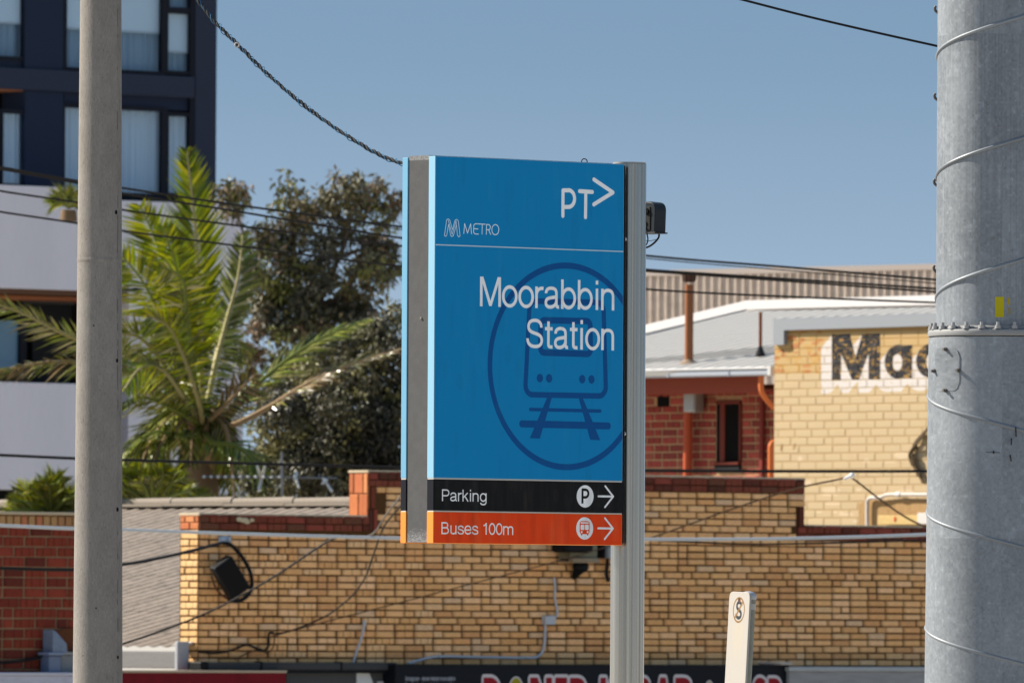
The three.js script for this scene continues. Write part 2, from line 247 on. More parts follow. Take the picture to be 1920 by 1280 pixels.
// ------------------------------------------------------------------ shop fascias along the bottom
{
  const k0 = S(741, 1245, .3), k1 = S(1480, 1249, .3), hgt = .95, wd = k1.x - k0.x;
  const s = G('shop_fascia_sign', 'black shop fascia board with red DONER KEBAB lettering under the blond wall', 'shop sign', V((k0.x + k1.x) / 2, k0.y - hgt, .15));
  s.add('board', rbox(k0.x, k1.x, k0.y - hgt, k0.y, .02, .297, .006), std(.006, .008, .012, { roughness: .45 }));
  const CW = 2048, CH = Math.round(2048 * hgt / wd), toX = (px) => (S(px, 1262, .3).x - k0.x) / wd * CW, toY = (py, px) => (k0.y - S(px, py, .3).y) / hgt * CH;
  const tex = canvasTex(CW, CH, (g) => {
    g.fillStyle = css(.006, .008, .012); g.fillRect(0, 0, CW, CH);
    g.lineJoin = 'round'; g.textBaseline = 'alphabetic';
    const put = (ch, x0, x1, top, fill) => { const hh = CH * .40, y = toY(top, (x0 + x1) / 2); g.save(); g.font = 'bold 100px sans-serif'; const m = g.measureText(ch), aw = m.actualBoundingBoxRight + m.actualBoundingBoxLeft, ah = m.actualBoundingBoxAscent; const sx = (toX(x1) - toX(x0)) / aw, sy = hh / ah; g.translate(toX(x0), y + hh); g.scale(sx, sy); g.translate(m.actualBoundingBoxLeft, 0); g.lineWidth = 16; g.strokeStyle = css(.62, .58, .58); g.strokeText(ch, 0, 0); g.fillStyle = fill; g.fillText(ch, 0, 0); g.lineWidth = 4; g.strokeStyle = fill; g.strokeText(ch, 0, 0); g.restore(); };
    const red = css(.28, .008, .016), yel = css(.32, .27, .012);
    const circ = (x0, x1, top) => { const rx = (toX(x1) - toX(x0)) / 2, cx = (toX(x0) + toX(x1)) / 2, ry = CH * .2, cy = toY(top, (x0 + x1) / 2) + ry; g.lineWidth = 12; g.strokeStyle = css(.62, .58, .58); g.fillStyle = yel; g.beginPath(); g.ellipse(cx, cy, rx, ry, 0, 0, 7); g.stroke(); g.fill(); };
    put('D', 907, 938, 1271, red); circ(953, 982, 1270); put('N', 995, 1034, 1271, red); put('E', 1042, 1063, 1271, red); put('R', 1070, 1102, 1271, red);
    put('K', 1127, 1158, 1271, red); put('E', 1166, 1186, 1271, red); put('B', 1194, 1219, 1271, red); put('A', 1228, 1260, 1271, red); put('B', 1268, 1297, 1271, red);
    circ(1322, 1340, 1277); put('H', 1372, 1402, 1271, red); put('S', 1414, 1436, 1271, red); put('P', 1443, 1466, 1271, red);
    g.fillStyle = css(.66, .68, .72); g.font = '100px sans-serif';
    for (const [txt, y] of [['Instagram - doner kebab moorabbin', 1275], ['Facebook - doner kebab moorabbin', 1288]]) { const w0 = g.measureText(txt).width, k = (toX(853) - toX(759)) / w0; g.save(); g.translate(toX(759), toY(y, 800)); g.scale(k, k * 1.45); g.fillText(txt, 0, 0); g.restore(); }
  });
  s.add('printed_face', new THREE.PlaneGeometry(wd - .01, hgt - .01).translate((k0.x + k1.x) / 2, k0.y - hgt / 2, .3), std(1, 1, 1, { map: tex, roughness: .5 }));

  const r0 = S(60, 1257, .32), r1 = S(536, 1259, .32), red = G('red_fascia', 'dark red shop fascia panel with pale top edge at the foot of the wall', 'shop sign', V((r0.x + r1.x) / 2, r1.y - .9, .2));
  red.add('panel', rbox(S(182, 1258, .32).x, r1.x, r1.y - .9, r1.y - .012, .06, .32, .006), std(.17, .006, .012, { roughness: .55, map: rep(grimeTex, .5, .2) })); red.add('top_flashing', rbox(S(182, 1258, .32).x, r1.x + .005, r1.y - .011, r1.y + .012, .04, .33, .005), std(.45, .36, .26));
  const g0 = S(540, 1256, .12), g1 = S(742, 1258, .12), gp = G('grey_fascia', 'grey shop fascia panel with a white arrow mark between red and black boards', 'shop sign', V(g0.x, g1.y - .9, .06));
  gp.add('panel', rbox(g0.x - .02, g1.x, g1.y - .9, g1.y, .01, .12, .006), std(.075, .078, .08));
  { const a = S(668, 1258, .125), b = S(700, 1258, .125), sh = new THREE.Shape([[a.x, a.y], [b.x - .06, a.y], [b.x, a.y - .12], [b.x - .06, a.y - .3], [a.x, a.y - .3]].map(([x, y]) => new THREE.Vector2(x, y))); gp.add('white_arrow', new THREE.ExtrudeGeometry(sh, { depth: .012, bevelEnabled: false }).translate(0, -.012, .121), std(.6, .62, .62)); const c0 = S(707, 1277, .125); gp.add('white_strip', rbox(c0.x, c0.x + .13, c0.y - .1, c0.y, .121, .135, .004), std(.55, .56, .56)); }
  const t0 = S(374, 1240, .2), t1 = S(745, 1243, .2), gut = G('awning_gutter', 'dark grey sheet metal gutter along the wall foot above the red panel', 'gutter', V((t0.x + t1.x) / 2, t1.y - .1, .1));
  gut.add('gutter_front', rbox(t0.x + .1, t1.x, t1.y - .065, t1.y + .005, .03, .2, .012), std(.05, .052, .055, { roughness: .6 })); gut.add('gutter_end', rbox(t0.x, t0.x + .1, t1.y - .075, t1.y + .01, .02, .22, .015), M.blackPlastic); gut.add('gutter_base', box(t0.x, t1.x, t1.y - .095, t1.y - .067, .02, .19), M.blackPlastic);
  for (const px of [490, 640]) { const j = S(px, 1246, .2).x; gut.add('gutter_joint', rbox(j - .012, j + .012, t1.y - .07, t1.y + .012, .1, .206, .004), M.blackPlastic); }
  const w0 = S(1482, 1252, .35), w1 = S(2000, 1256, .35), wf = G('pale_fascia', 'plain pale grey shop fascia with light capping at the right end of the row', 'shop fascia', V((w0.x + w1.x) / 2, w0.y - .9, .2));
  wf.add('panel', rbox(w0.x, w1.x, w0.y - .9, w0.y - .035, .02, .34, .006), std(.34, .335, .33, { map: rep(grimeTex, .3, .3) })); wf.add('capping', rbox(w0.x - .02, w1.x, w0.y - .034, w0.y + .012, .0, .36, .014), std(.46, .47, .47, { map: rep(grimeTex, 1, .2) }));
  const kb = S(1480, 1244, .36); wf.add('end_cap', rbox(kb.x - .12, kb.x + .04, kb.y - .012, kb.y + .014, .05, .37, .01), std(.5, .45, .4));
}

// ------------------------------------------------------------------ left red brick shop, its roof and gutter
{
  const Z = 1.0, x0 = S(-160, 1100, Z).x, x1 = S(176, 1100, Z).x, yt = S(68, 964, Z).y, yb = 3.2;
  const s = G('red_brick_shop', 'dark red brick shop wall with tan soldier course at the left edge', 'building', V((x0 + x1) / 2, 0, Z - .15));
  const wall = s.add('wall', box(x0, x1, 0, yt, Z - .3, Z - .006), std(.26, .17, .10, { map: grimeTex, roughness: 1 }));
  const cc = .092, ys = S(68, 987, Z).y;
  layBricks(s, wall, { u0: x0, u1: x1, v0: yb, v1: ys, at: Z - .006, pitch: .252, course: cc, joint: .013, uneven: true, mats: redBrick, split: .1, budget: 200 });
  layBricks(s, wall, { u0: x0, u1: x1, v0: ys + .004, v1: yt - .008, at: Z - .006, pitch: .086, course: yt - ys, joint: .016, mats: soldier, split: 0, proud: .02, budget: 40 });
  s.add('mortar_cap', rbox(x0, x1 + .02, yt - .004, yt + .02, Z - .33, Z + .03, .008), M.mortarCream, wall);
  // rain head and downpipe on it
  const d = G('downpipe', 'pale blue rainwater head and downpipe fixed to the red brick shop wall', 'downpipe', V(S(98, 1250, Z).x, 0, Z));
  const q = (px, py) => S(px, py, Z + .06);
  const poly = new THREE.Shape([q(86, 1182), q(90, 1184), q(110, 1207), q(112, 1222), q(86, 1222)].map((v) => new THREE.Vector2(v.x, v.y)));
  d.add('rain_head', new THREE.ExtrudeGeometry(poly, { depth: .14, bevelEnabled: true, bevelSize: .006, bevelThickness: .006, bevelSegments: 1 }).translate(0, 0, Z + .02), std(.17, .22, .31, { roughness: .5, map: rep(grimeTex, .6, .6) }));
  d.add('collar', rbox(q(84, 1).x, q(113, 1).x, q(98, 1228).y, q(98, 1222.5).y, Z + .01, Z + .18, .008), std(.2, .25, .36)); d.add('pipe', rbox(q(88, 1).x, q(111, 1).x, 2.8, q(98, 1228.5).y, Z + .015, Z + .15, .015), std(.14, .18, .27, { roughness: .5 }));
  const rs = G('rusty_plate', 'rusty brown curved plate behind the pale rainwater head', 'plate', V(S(125, 1220, Z).x, S(125, 1220, Z).y, Z)); const rp = new THREE.Shape(); const cA = S(125, 1222, Z); rp.moveTo(cA.x - .2, cA.y + .18); rp.quadraticCurveTo(cA.x + .2, cA.y + .28, cA.x + .36, cA.y + .1); rp.lineTo(cA.x + .36, cA.y - .1); rp.lineTo(cA.x - .02, cA.y - .1); rp.quadraticCurveTo(cA.x - .05, cA.y + .08, cA.x - .2, cA.y + .18);
  rs.add('plate', new THREE.ExtrudeGeometry(rp, { depth: .015, bevelEnabled: false }).translate(0, 0, Z + .005), std(.13, .045, .02, { map: grimeTex }));
  const bx = G('meter_box', 'pale grey box at the foot of the red brick shop wall beside the downpipe', 'box', V(S(125, 1250, Z).x, S(125, 1254, Z).y, Z)); const b0 = S(114, 1228, Z + .1), b1 = S(150, 1256, Z + .1); bx.add('box_body', rbox(b0.x, b1.x, b1.y - .1, b0.y, Z + .022, Z + .1, .01), std(.2, .215, .23)); bx.add('lid', rbox(b0.x - .01, b1.x + .01, b0.y + .002, b0.y + .03, Z + .022, Z + .12, .008), std(.26, .27, .27));
  const lf = G('white_fascia', 'pale lavender fascia board under the red brick shop wall at the left edge', 'shop fascia', V(S(60, 1270, Z + .2).x, 2.8, Z + .1)); const l0 = S(-150, 1259, Z + .2), l1 = S(172, 1261, Z + .2); lf.add('board', rbox(l0.x, l1.x, l1.y - .8, l1.y - .025, Z + .02, Z + .2, .008), std(.44, .46, .56, { map: rep(grimeTex, .3, .3) })); lf.add('board_cap', rbox(l0.x, l1.x, l1.y - .024, l1.y + .002, Z + .02, Z + .22, .008), std(.46, .48, .56));
  const sc = G('shop_wall_cable', 'black cable sagging along the bottom of the red brick shop wall', 'cable', S(0, 1240, Z + .04)); sc.add('cable', tube([S(-40, 1238, Z + .04), S(0, 1242, Z + .04), S(30, 1240, Z + .04), S(66, 1234, Z + .04), S(84, 1226, Z + .04)], .014, 24, 6), M.blackRubber);

  // corrugated roof: falls to the left, ridge runs square to the street
  const e = SX(285, 1212, wallL - .06); const Xe = wallL - .06, ye = e.y, Wd = 6.2, yr = F.hit(300, 950, 'x', Xe + Wd).y;
  const Zr0 = SX(-120, 955, Xe + Wd).z, Zr1 = -thick - .02;
  const roof = G('corrugated_roof', 'weathered corrugated cement roof with round ridge capping between red shop and blond wall', 'roof', V(Xe + Wd / 2, ye, (Zr0 + Zr1) / 2));
  const rTex = dataTex(512, 512, (u, v) => { const vv = .5 - .5 * Math.cos(v * 8 * 6.2832), valley = 1 - .78 * Math.pow(vv, 2) * (.55 + .6 * N64(u * 64, Math.floor(v * 8) * 3.7)); const n = .6 * N64(u * 64, v * 64) + .4 * N256(u * 256, v * 256), sp = (N128(u * 128 + 3, v * 128) > .9 ? .4 : 1) * (N64(u * 23, v * 40) > .86 ? .62 : 1); const st = .85 + .3 * N64(u * 5, v * 64); const k = (.22 + .09 * n) * sp * st * valley; return [k * 1.06, k * .88, k * .73]; }); rTex.repeat.set(2, 1);  // dark groove stripes paint in the shade lines between corrugations; specks are dirt
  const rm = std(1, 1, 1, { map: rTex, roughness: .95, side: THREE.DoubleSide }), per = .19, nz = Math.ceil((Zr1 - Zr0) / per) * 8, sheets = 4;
  for (let k = 0; k < sheets; k++) {
    const xa = Xe + Wd * k / sheets - (k ? .12 : 0), xb = Xe + Wd * (k + 1) / sheets, pos = [], uv = [], idx = [];
    for (let j = 0; j <= nz; j++) { const z = Zr1 + (Zr0 - Zr1) * j / nz, w = .008 * Math.cos(2 * Math.PI * (Zr1 - z) / per); for (let i = 0; i < 2; i++) { const x = i ? xb : xa, t = (x - Xe) / Wd; pos.push(x, ye + (yr - ye) * t + w + (i ? 0 : .004 * (k ? 1 : 0)), z); uv.push(t, (Zr1 - z) / per / 8); } }
    for (let j = 0; j < nz; j++) { const a = j * 2; idx.push(a, a + 1, a + 2, a + 1, a + 3, a + 2); }
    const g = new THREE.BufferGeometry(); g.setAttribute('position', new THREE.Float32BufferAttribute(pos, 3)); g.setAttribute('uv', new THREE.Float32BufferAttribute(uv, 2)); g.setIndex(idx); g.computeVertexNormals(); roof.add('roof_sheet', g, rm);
  }
  const ridgeM = std(.27, .23, .19, { map: rep(grimeTex, 1, 1) }); let z = Zr0, n = 0; while (z < Zr1) { const zb = Math.min(Zr1, z + .98), w = rr(-.006, .006), g = new THREE.CylinderGeometry(.052, .042, zb - z, 12).rotateX(Math.PI / 2).translate(Xe + Wd, yr + .04 + w, (z + zb) / 2); roof.add('ridge_cap', g, ridgeM); roof.add('ridge_flange', box(Xe + Wd - .14, Xe + Wd - .02, yr - .0 + w, yr + .028 + w, z + .002, zb - .002), ridgeM); z = zb >= Zr1 ? Zr1 : zb - .03; n++; }
  const gz0 = SX(205, 1215, Xe - .1).z, gz1 = SX(334, 1213, Xe - .1).z, gu = G('white_gutter', 'white metal box gutter under the eave of the corrugated roof', 'gutter', V(Xe - .1, ye - .2, (gz0 + gz1) / 2));
  gu.add('gutter_front', rbox(Xe - .13, Xe - .02, ye - .2, ye - .04, gz0 - 1, gz1, .01), std(.20, .20, .20, { map: rep(grimeTex, .5, 1) })); gu.add('end_flashing', rbox(Xe - .15, Xe - .01, ye - .24, ye + .05, gz1 + .003, gz1 + .05, .012), std(.34, .36, .39)); gu.add('white_barge', new THREE.BoxGeometry(1.4, .02, .16).rotateZ(Math.atan2(yr - ye, Wd)).translate(Xe + .62, ye + .165, gz1 - .05), std(.42, .40, .37));
}

// ------------------------------------------------------------------ painted brick building and red brick house on the right
const FM = frameAt(at(1460, 800, 115), 42);
const MX = (px, py, x = 0) => FM.hit(px, py, 'x', x);
const sideShape = (pts, t, front = 0) => new THREE.ExtrudeGeometry(new THREE.Shape(pts.map((p) => new THREE.Vector2(p.z, p.y))), { depth: t, bevelEnabled: false }).translate(0, 0, -t).rotateY(-Math.PI / 2).translate(front, 0, 0);
const sbox = (a, b, front, t, r = .006) => rbox(front, front + t, Math.min(a.y, b.y), Math.max(a.y, b.y), Math.min(a.z, b.z), Math.max(a.z, b.z), r);
{
  const a = MX(1450, 1100), b = MX(2000, 1100), tl = MX(1455, 612), tr = MX(2000, 604);
  const uB = [a.z, 3, b.z - a.z, tl.y + .6 - 3], CW = 1560, CH = Math.round(CW * uB[3] / uB[2]), X = (px, py) => (MX(px, py).z - uB[0]) / uB[2] * CW, Y = (px, py) => CH - (MX(px, py).y - uB[1]) / uB[3] * CH;
  const tex = canvasTex(CW, CH, (g) => {
    g.fillStyle = css(.50, .385, .23); g.fillRect(0, 0, CW, CH);
    for (let i = 0; i < 1500; i++) { const x = rr(0, CW), y = rr(0, CH), q = rr(.86, 1.1); g.globalAlpha = .12; g.fillStyle = css(.50 * q, .385 * q, .23 * q * rr(.85, 1.2)); g.beginPath(); g.ellipse(x, y, rr(8, 60), rr(4, 22), 0, 0, 7); g.fill(); }
    // the older, yellower band of paint under the eave and worn spots on its bricks
    g.globalAlpha = .45; g.fillStyle = css(.46, .28, .08); g.fillRect(0, 0, CW, Y(1470, 700)); g.globalAlpha = .5;
    for (let i = 0; i < 90; i++) { g.fillStyle = rnd() < .35 ? css(.42, .14, .05) : css(.48, .27, .07); g.beginPath(); g.ellipse(rr(X(1452, 640), X(1540, 640)), rr(Y(1470, 618), Y(1470, 700)), rr(4, 26), rr(3, 9), 0, 0, 7); g.fill(); }
    g.fillStyle = css(.4, .13, .05); for (const [x, y, w, h] of [[1474, 630, 20, 7], [1483, 646, 16, 6], [1460, 655, 10, 5]]) { g.globalAlpha = .7; g.fillRect(X(x, y), Y(x, y), X(x + w, y) - X(x, y), Y(x, y + h) - Y(x, y)); }
    g.globalAlpha = 1;
    // old painted lettering: black letters over a long white shadow
    const poly = (pts) => { g.beginPath(); pts.forEach(([x, y], i) => (i ? g.lineTo(X(x, y), Y(x, y)) : g.moveTo(X(x, y), Y(x, y)))); g.closePath(); };
    const Mpts = [[1560, 627], [1594, 626], [1605, 669], [1617, 626], [1651, 625], [1651, 711], [1629, 711], [1629, 662], [1611, 712], [1598, 712], [1577, 662], [1577, 713], [1560, 713]];
    const letters = [(dx, dy) => { poly(Mpts.map(([x, y]) => [x + dx, y + dy])); }, (dx, dy) => { g.beginPath(); const el = (x, y, rx, ry) => g.ellipse(X(x + dx, y + dy), Y(x + dx, y + dy), (X(x + rx, y) - X(x, y)), Y(x, y + ry) - Y(x, y), 0, 0, 7); el(1685, 678, 26, 32); g.rect(X(1694 + dx, 647), Y(1694, 647 + dy), X(1711, 647) - X(1694, 647), Y(1694, 709) - Y(1694, 647)); }, (dx, dy) => { g.beginPath(); g.ellipse(X(1746 + dx, 676 + dy), Y(1746 + dx, 676 + dy), X(1774, 676) - X(1746, 676), Y(1746, 708) - Y(1746, 676), 0, 0, 7); }];
    const white = css(.60, .55, .52); g.fillStyle = white;
    for (let k = 22; k >= 0; k--) for (const L of letters) { L(-k * .9, k * 1.12); g.fill(); }
    g.save(); g.fillStyle = css(.025, .025, .03);
    for (const L of letters) {
      L(0, 0); g.save(); g.fill(); g.clip();
      for (let i = 0; i < 420; i++) { const x = X(rr(1556, 1776), 668), y = Y(1650, rr(624, 714)); g.globalAlpha = rr(.3, .9); g.fillStyle = rnd() < .6 ? css(.4, .22, .05) : css(.16, .09, .04); g.beginPath(); g.ellipse(x, y, rr(2, 13), rr(1.5, 7), 0, 0, 7); g.fill(); }
      for (let i = 0; i < 90; i++) { g.globalAlpha = rr(.3, .7); g.strokeStyle = css(.3, .28, .26); g.lineWidth = rr(1, 2.5); const x = X(rr(1556, 1776), 668), y = Y(1650, rr(624, 714)); g.beginPath(); g.moveTo(x, y); g.lineTo(x + rr(10, 40), y + rr(-1, 1)); g.stroke(); }
      g.restore(); g.fillStyle = css(.025, .025, .03); g.globalAlpha = 1;
    }
    g.fillStyle = white; g.beginPath(); g.ellipse(X(1683, 679), Y(1683, 679), X(1692, 679) - X(1683, 679), Y(1683, 695) - Y(1683, 679), 0, 0, 7); g.fill(); g.beginPath(); g.ellipse(X(1747, 678), Y(1747, 678), X(1757, 678) - X(1747, 678), Y(1747, 694) - Y(1747, 678), 0, 0, 7); g.fill(); g.restore();
    for (let v = EYE + .55, r = 0; v < uB[1] + uB[3]; v += .0868, r++) { const yy = CH - (v - uB[1]) / uB[3] * CH, x0 = X(1538, 680), x1 = X(1790, 680); if (yy < Y(1650, 622) || yy > Y(1650, 742)) continue; g.strokeStyle = css(.42, .32, .2); for (let x = x0; x < x1; x += 14) { g.globalAlpha = rr(.1, .7); g.lineWidth = rr(1.5, 4); g.beginPath(); g.moveTo(x, yy + rr(-1, 1)); g.lineTo(x + rr(8, 16), yy + rr(-1, 1)); g.stroke(); } } g.globalAlpha = 1;
    for (let i = 0; i < 260; i++) { g.globalAlpha = rr(.15, .6); g.fillStyle = css(.46, .34, .19); g.beginPath(); g.ellipse(X(rr(1540, 1790), 690), Y(1650, rr(640, 740)), rr(1, 6), rr(1, 4), 0, 0, 7); g.fill(); } g.globalAlpha = 1;
    // dead creeper stain and chipped spots
    g.fillStyle = css(.35, .24, .12); for (const [x, y] of [[1466, 838], [1490, 837]]) { g.beginPath(); g.ellipse(X(x, y), Y(x, y), 8, 14, .4, 0, 7); g.fill(); }
    g.globalAlpha = .45; for (let i = 0; i < 26; i++) { g.fillStyle = css(.7, .56, .4); g.beginPath(); g.ellipse(rr(X(1460, 900), X(1740, 900)), rr(Y(1600, 850), Y(1600, 980)), rr(10, 50), rr(3, 12), 0, 0, 7); g.fill(); }
    g.globalAlpha = 1;
  });
  const s = site('painted_brick_building', 'cream painted brick building with worn black "Mac" lettering and grey eave', 'building', FM, V(.15, 0, (a.z + b.z) / 2));
  const pm = std(1, 1, 1, { map: tex, roughness: .75 }), uvw = (g) => { const p = g.attributes.position, t = g.attributes.uv; for (let k = 0; k < p.count; k++) t.setXY(k, (p.getZ(k) - uB[0]) / uB[2], (p.getY(k) - uB[1]) / uB[3]); return g; };
  const wall = s.add('wall', uvw(sideShape([V(0, 3, a.z), V(0, 3, b.z), V(0, tr.y, b.z), V(0, tl.y, a.z)], .3, .004)), std(.80, .74, .64, { map: tex, roughness: .9 }));
  const slope = (z) => tl.y + (tr.y - tl.y) * (z - a.z) / (b.z - a.z);
  layBricks(s, wall, { face: 'side', u0: a.z, u1: b.z, v0: EYE + .55, v1: tl.y + .2, at: .004, pitch: .262, course: .0868, joint: .0085, mats: [pm], inside: (u, v) => v < slope(u) - .03, split: .06, proud: .0022, jitter: .0013, order: (e) => e.cu, uvBox: uB });
  // roof edge: folded grey metal cap that turns down at its left end
  const eP = [[1450, 597], [2000, 577], [2000, 603], [1470, 619], [1470, 646], [1450, 647]].map(([x, y]) => MX(x, y, -.05));
  s.add('eave_cap', sideShape(eP, .2, -.05), std(.28, .30, .325, { roughness: .5 }));

  // conduit, render patch and board at the foot
  const c = site('wall_conduit', 'white conduit bent round a rendered patch low on the cream wall', 'conduit', FM, MX(1628, 988)); const q = (x, y) => MX(x, y, -.05);
  c.add('conduit', tube([q(1627, 1010), q(1627, 980), q(1627, 950), q(1628, 937), q(1636, 933), q(1650, 933), q(1662, 928), q(1690, 927), q(1740, 927), q(1800, 925)], .021, 60, 8), std(.6, .55, .5)); c.add('coupling', new THREE.CylinderGeometry(.028, .028, .07, 10).rotateX(Math.PI / 2).translate(-.05, q(1685, 927).y, q(1685, 927).z), std(.68, .64, .6));
  const p = site('render_patch', 'rough brown rendered patch inside the bent white conduit on the cream wall', 'render patch', FM, MX(1680, 985));
  const pts = []; for (let i = 0; i < 12; i++) pts.push(MX(1633 + i * 10, 938 + rr(-1.5, 1.5))); pts.push(MX(1745, 1010), MX(1612, 1010), MX(1612, 944)); const pt = dataTex(128, 128, (u, v) => { const n = .5 * N64(u * 16, v * 16) + .5 * N128(u * 50, v * 50), k = n > .6 ? .75 : 1; return [.42 * k * (.7 + .6 * n), .27 * k * (.7 + .6 * n), .13 * k * (.7 + .5 * n)]; }); pt.repeat.set(1.2, 1.2); p.add('render', sideShape(pts, .012, -.012), std(1, 1, 1, { map: pt, roughness: 1 }));
  const bd = site('timber_board', 'pale yellowish board lying along the foot of the cream wall', 'board', FM, MX(1690, 984, -.1)); bd.add('board', sbox(MX(1646, 966, -.1), MX(1800, 983, -.1), -.1, .06), std(.62, .44, .19, { map: rep(grimeTex, .4, .4) })); { const kn = MX(1679, 973, -.1); bd.add('rust_spot', new THREE.SphereGeometry(.03, 10, 8).scale(.1, 1, .7).translate(-.102, kn.y, kn.z), std(.5, .1, .04)); const pc = MX(1728, 972, -.12); bd.add('white_offcut', rbox(-.13, -.102, pc.y - .06, pc.y + .06, pc.z - .05, pc.z + .5, .008), std(.62, .58, .54)); }
  // dry creeper
  const cr = site('dry_creeper', 'bare dry creeper stems on the cream wall beside the steel pole', 'creeper', FM, MX(1712, 855)); for (let k = 0; k < 16; k++) { const base = [[1745, 800], [1733, 815], [1718, 835], [1708, 853], [1714, 872], [1724, 890], [1732, 905]].map(([x, y]) => MX(x + rr(-3.5, 3.5), y + rr(-3, 3), -rr(.015, .06))); const i0 = Math.floor(rr(0, 4)); cr.add('stem', tube(base.slice(i0, i0 + 3 + Math.floor(rr(0, 2))), rr(.006, .014), 14, 5), std(.12, .085, .05)); }
}
{
  // red brick house
  const OFF = .5, XR = .30 + OFF, a = MX(900, 900, XR), b = MX(1452, 900, XR), ty = MX(1330, 722, XR).y;
  const s = site('red_brick_house', 'red brick house with cream mortar and louvre window under white metal roof', 'building', FM, V(XR + .15, 0, (a.z + b.z) / 2));
  const wall = s.add('wall', box(XR + .006, XR + .3, 0, ty, a.z, b.z + .5), std(.46, .29, .16, { map: rep(grimeTex, 2, 2), roughness: 1 }));
  const w0 = MX(1344, 751, XR), w1 = MX(1390, 880, XR), v0 = MX(1232, 740, XR), v1 = MX(1255, 763, XR);
  const mats = tones([[.30, .055, .04], [.34, .065, .05], [.26, .05, .036], [.38, .08, .055], [.22, .048, .036], [.33, .09, .06]]);
  layBricks(s, wall, { face: 'side', u0: a.z, u1: b.z + .45, v0: EYE + 1.3, v1: ty, at: XR + .006, pitch: .25, course: .086, joint: .017, mats, split: .25, hole: [[w0.z - .004, w1.z + .004, w1.y - .02, w0.y + .02], [v0.z, v1.z, v1.y, v0.y]], order: (e) => -e.cu, budget: 260 });
  const vt = s.add('air_vent', sbox(v0, v1, XR + .0, .03), M.darkHole, wall);
  // window
  const fr = std(.15, .032, .02, { roughness: .6 }), win = s.add('window', sbox(w0, w1, XR - .003, .03), M.darkHole, wall), fz = .055;  // dark backing box also stands in for the shaded window reveal
  const P = (x, y) => MX(x, y, XR); s.add('frame', mergeGeometries([sbox(P(1345, 751), P(1390, 757), XR - .02, .08), sbox(P(1345, 866), P(1390, 871), XR - .05, .11), sbox(P(1352, 757), P(1361, 866), XR - .02, .08), sbox(P(1388, 757), P(1391, 866), XR - .02, .08)]), fr, win);
  for (let k = 0; k < 9; k++) { const y0 = 759 + k * 11.8, p0 = P(1361.5, y0), p1 = P(1387.5, y0 + 12.5), g = new THREE.BoxGeometry(.006, p0.y - p1.y + .015, p1.z - p0.z).rotateZ(.07).translate(XR + .005, (p0.y + p1.y) / 2, (p0.z + p1.z) / 2); s.add('louvre', g, std(.016, .019, .017, { roughness: .35, specularIntensity: .5 }), win); }
  s.add('sill', sbox(P(1343, 872), P(1390, 882), XR - .03, .06), std(.02, .02, .022), win);
  s.add('fascia_board', sbox(MX(900, 712, OFF - .16), MX(1428, 736, OFF - .16), OFF - .16, .03), std(.25, .05, .026, { roughness: .6 })); s.add('soffit', box(OFF - .13, XR, MX(1300, 733, OFF - .16).y, MX(1300, 733, OFF - .16).y + .02, a.z, b.z), std(.3, .08, .05));
  s.add('corner_post', sbox(MX(1424, 740, XR - .05), MX(1429, 930, XR - .05), XR - .05, .04), std(.2, .04, .03));
  // gutter
  const gu = site('eave_gutter', 'pale grey metal gutter along the eave of the white roof above the red fascia', 'gutter', FM, V(OFF - .3, MX(1300, 705, OFF - .3).y, (a.z + b.z) / 2)); const ga = MX(900, 697.5, OFF - .33), gb = MX(1441, 697.5, OFF - .33), gyc = MX(1330, 693, OFF - .33).y, gy0 = MX(1330, 706, OFF - .33).y;
  gu.add('gutter_front', rbox(OFF - .33, OFF - .2, gy0, gyc, ga.z, gb.z, .02, 3), std(.36, .39, .44, { roughness: .45 })); gu.add('gutter_lip', rbox(OFF - .345, OFF - .31, gyc - .004, gyc + .02, ga.z, gb.z, .008), std(.6, .6, .6)); for (const px of [1254, 1367]) { const z = MX(px, 700, OFF - .33).z; gu.add('joint_strap', rbox(OFF - .336, OFF - .25, gy0 - .004, gyc, z - .012, z + .012, .004), std(.25, .27, .32)); } gu.add('stop_end', rbox(OFF - .35, OFF - .18, gy0 - .004, gyc + .03, gb.z + .002, gb.z + .06, .01), std(.55, .56, .56));
  // rain heads and downpipes
  const dp = site('red_downpipe', 'red downpipe under a galvanised sleeve on the red brick house wall', 'downpipe', FM, MX(1290, 930, XR)); const r = .05, px = MX(1290, 800, OFF + .2);
  dp.add('pipe', rod(V(OFF + .2, 3.4, px.z), V(OFF + .2, MX(1290, 770, OFF + .2).y, px.z), r, r, 14), std(.42, .085, .035, { roughness: .5 })); dp.add('sleeve', sbox(MX(1280, 731, OFF + .1), MX(1302, 773, OFF + .1), OFF + .1, .16, .03), std(.34, .34, .33, { metalness: .5, roughness: .45, map: grimeTex }));
  const d2 = site('orange_downpipe', 'orange painted downpipe cranked in under the gutter end beside the cream wall', 'downpipe', FM, MX(1446, 930, OFF - .05)); const t = (x, y, X) => MX(x, y, X + OFF); const om = std(.6, .17, .055, { roughness: .5 });
  d2.add('swan_neck', tube([t(1427.5, 703, -.24), t(1427.5, 715, -.24), t(1428, 730, -.24), t(1431, 739, -.22), t(1438, 749, -.16), t(1446, 758, -.1), t(1452, 764, -.04)], .03, 40, 10), om); d2.add('pipe', rod(t(1446, 1000, -.05).setY(3.6), t(1446, 838, -.05), .034, .034, 12), om); d2.add('shoe', tube([t(1446, 840, -.05), t(1447, 834, -.04), t(1452, 829, .02)], .034, 10, 10), om);
}
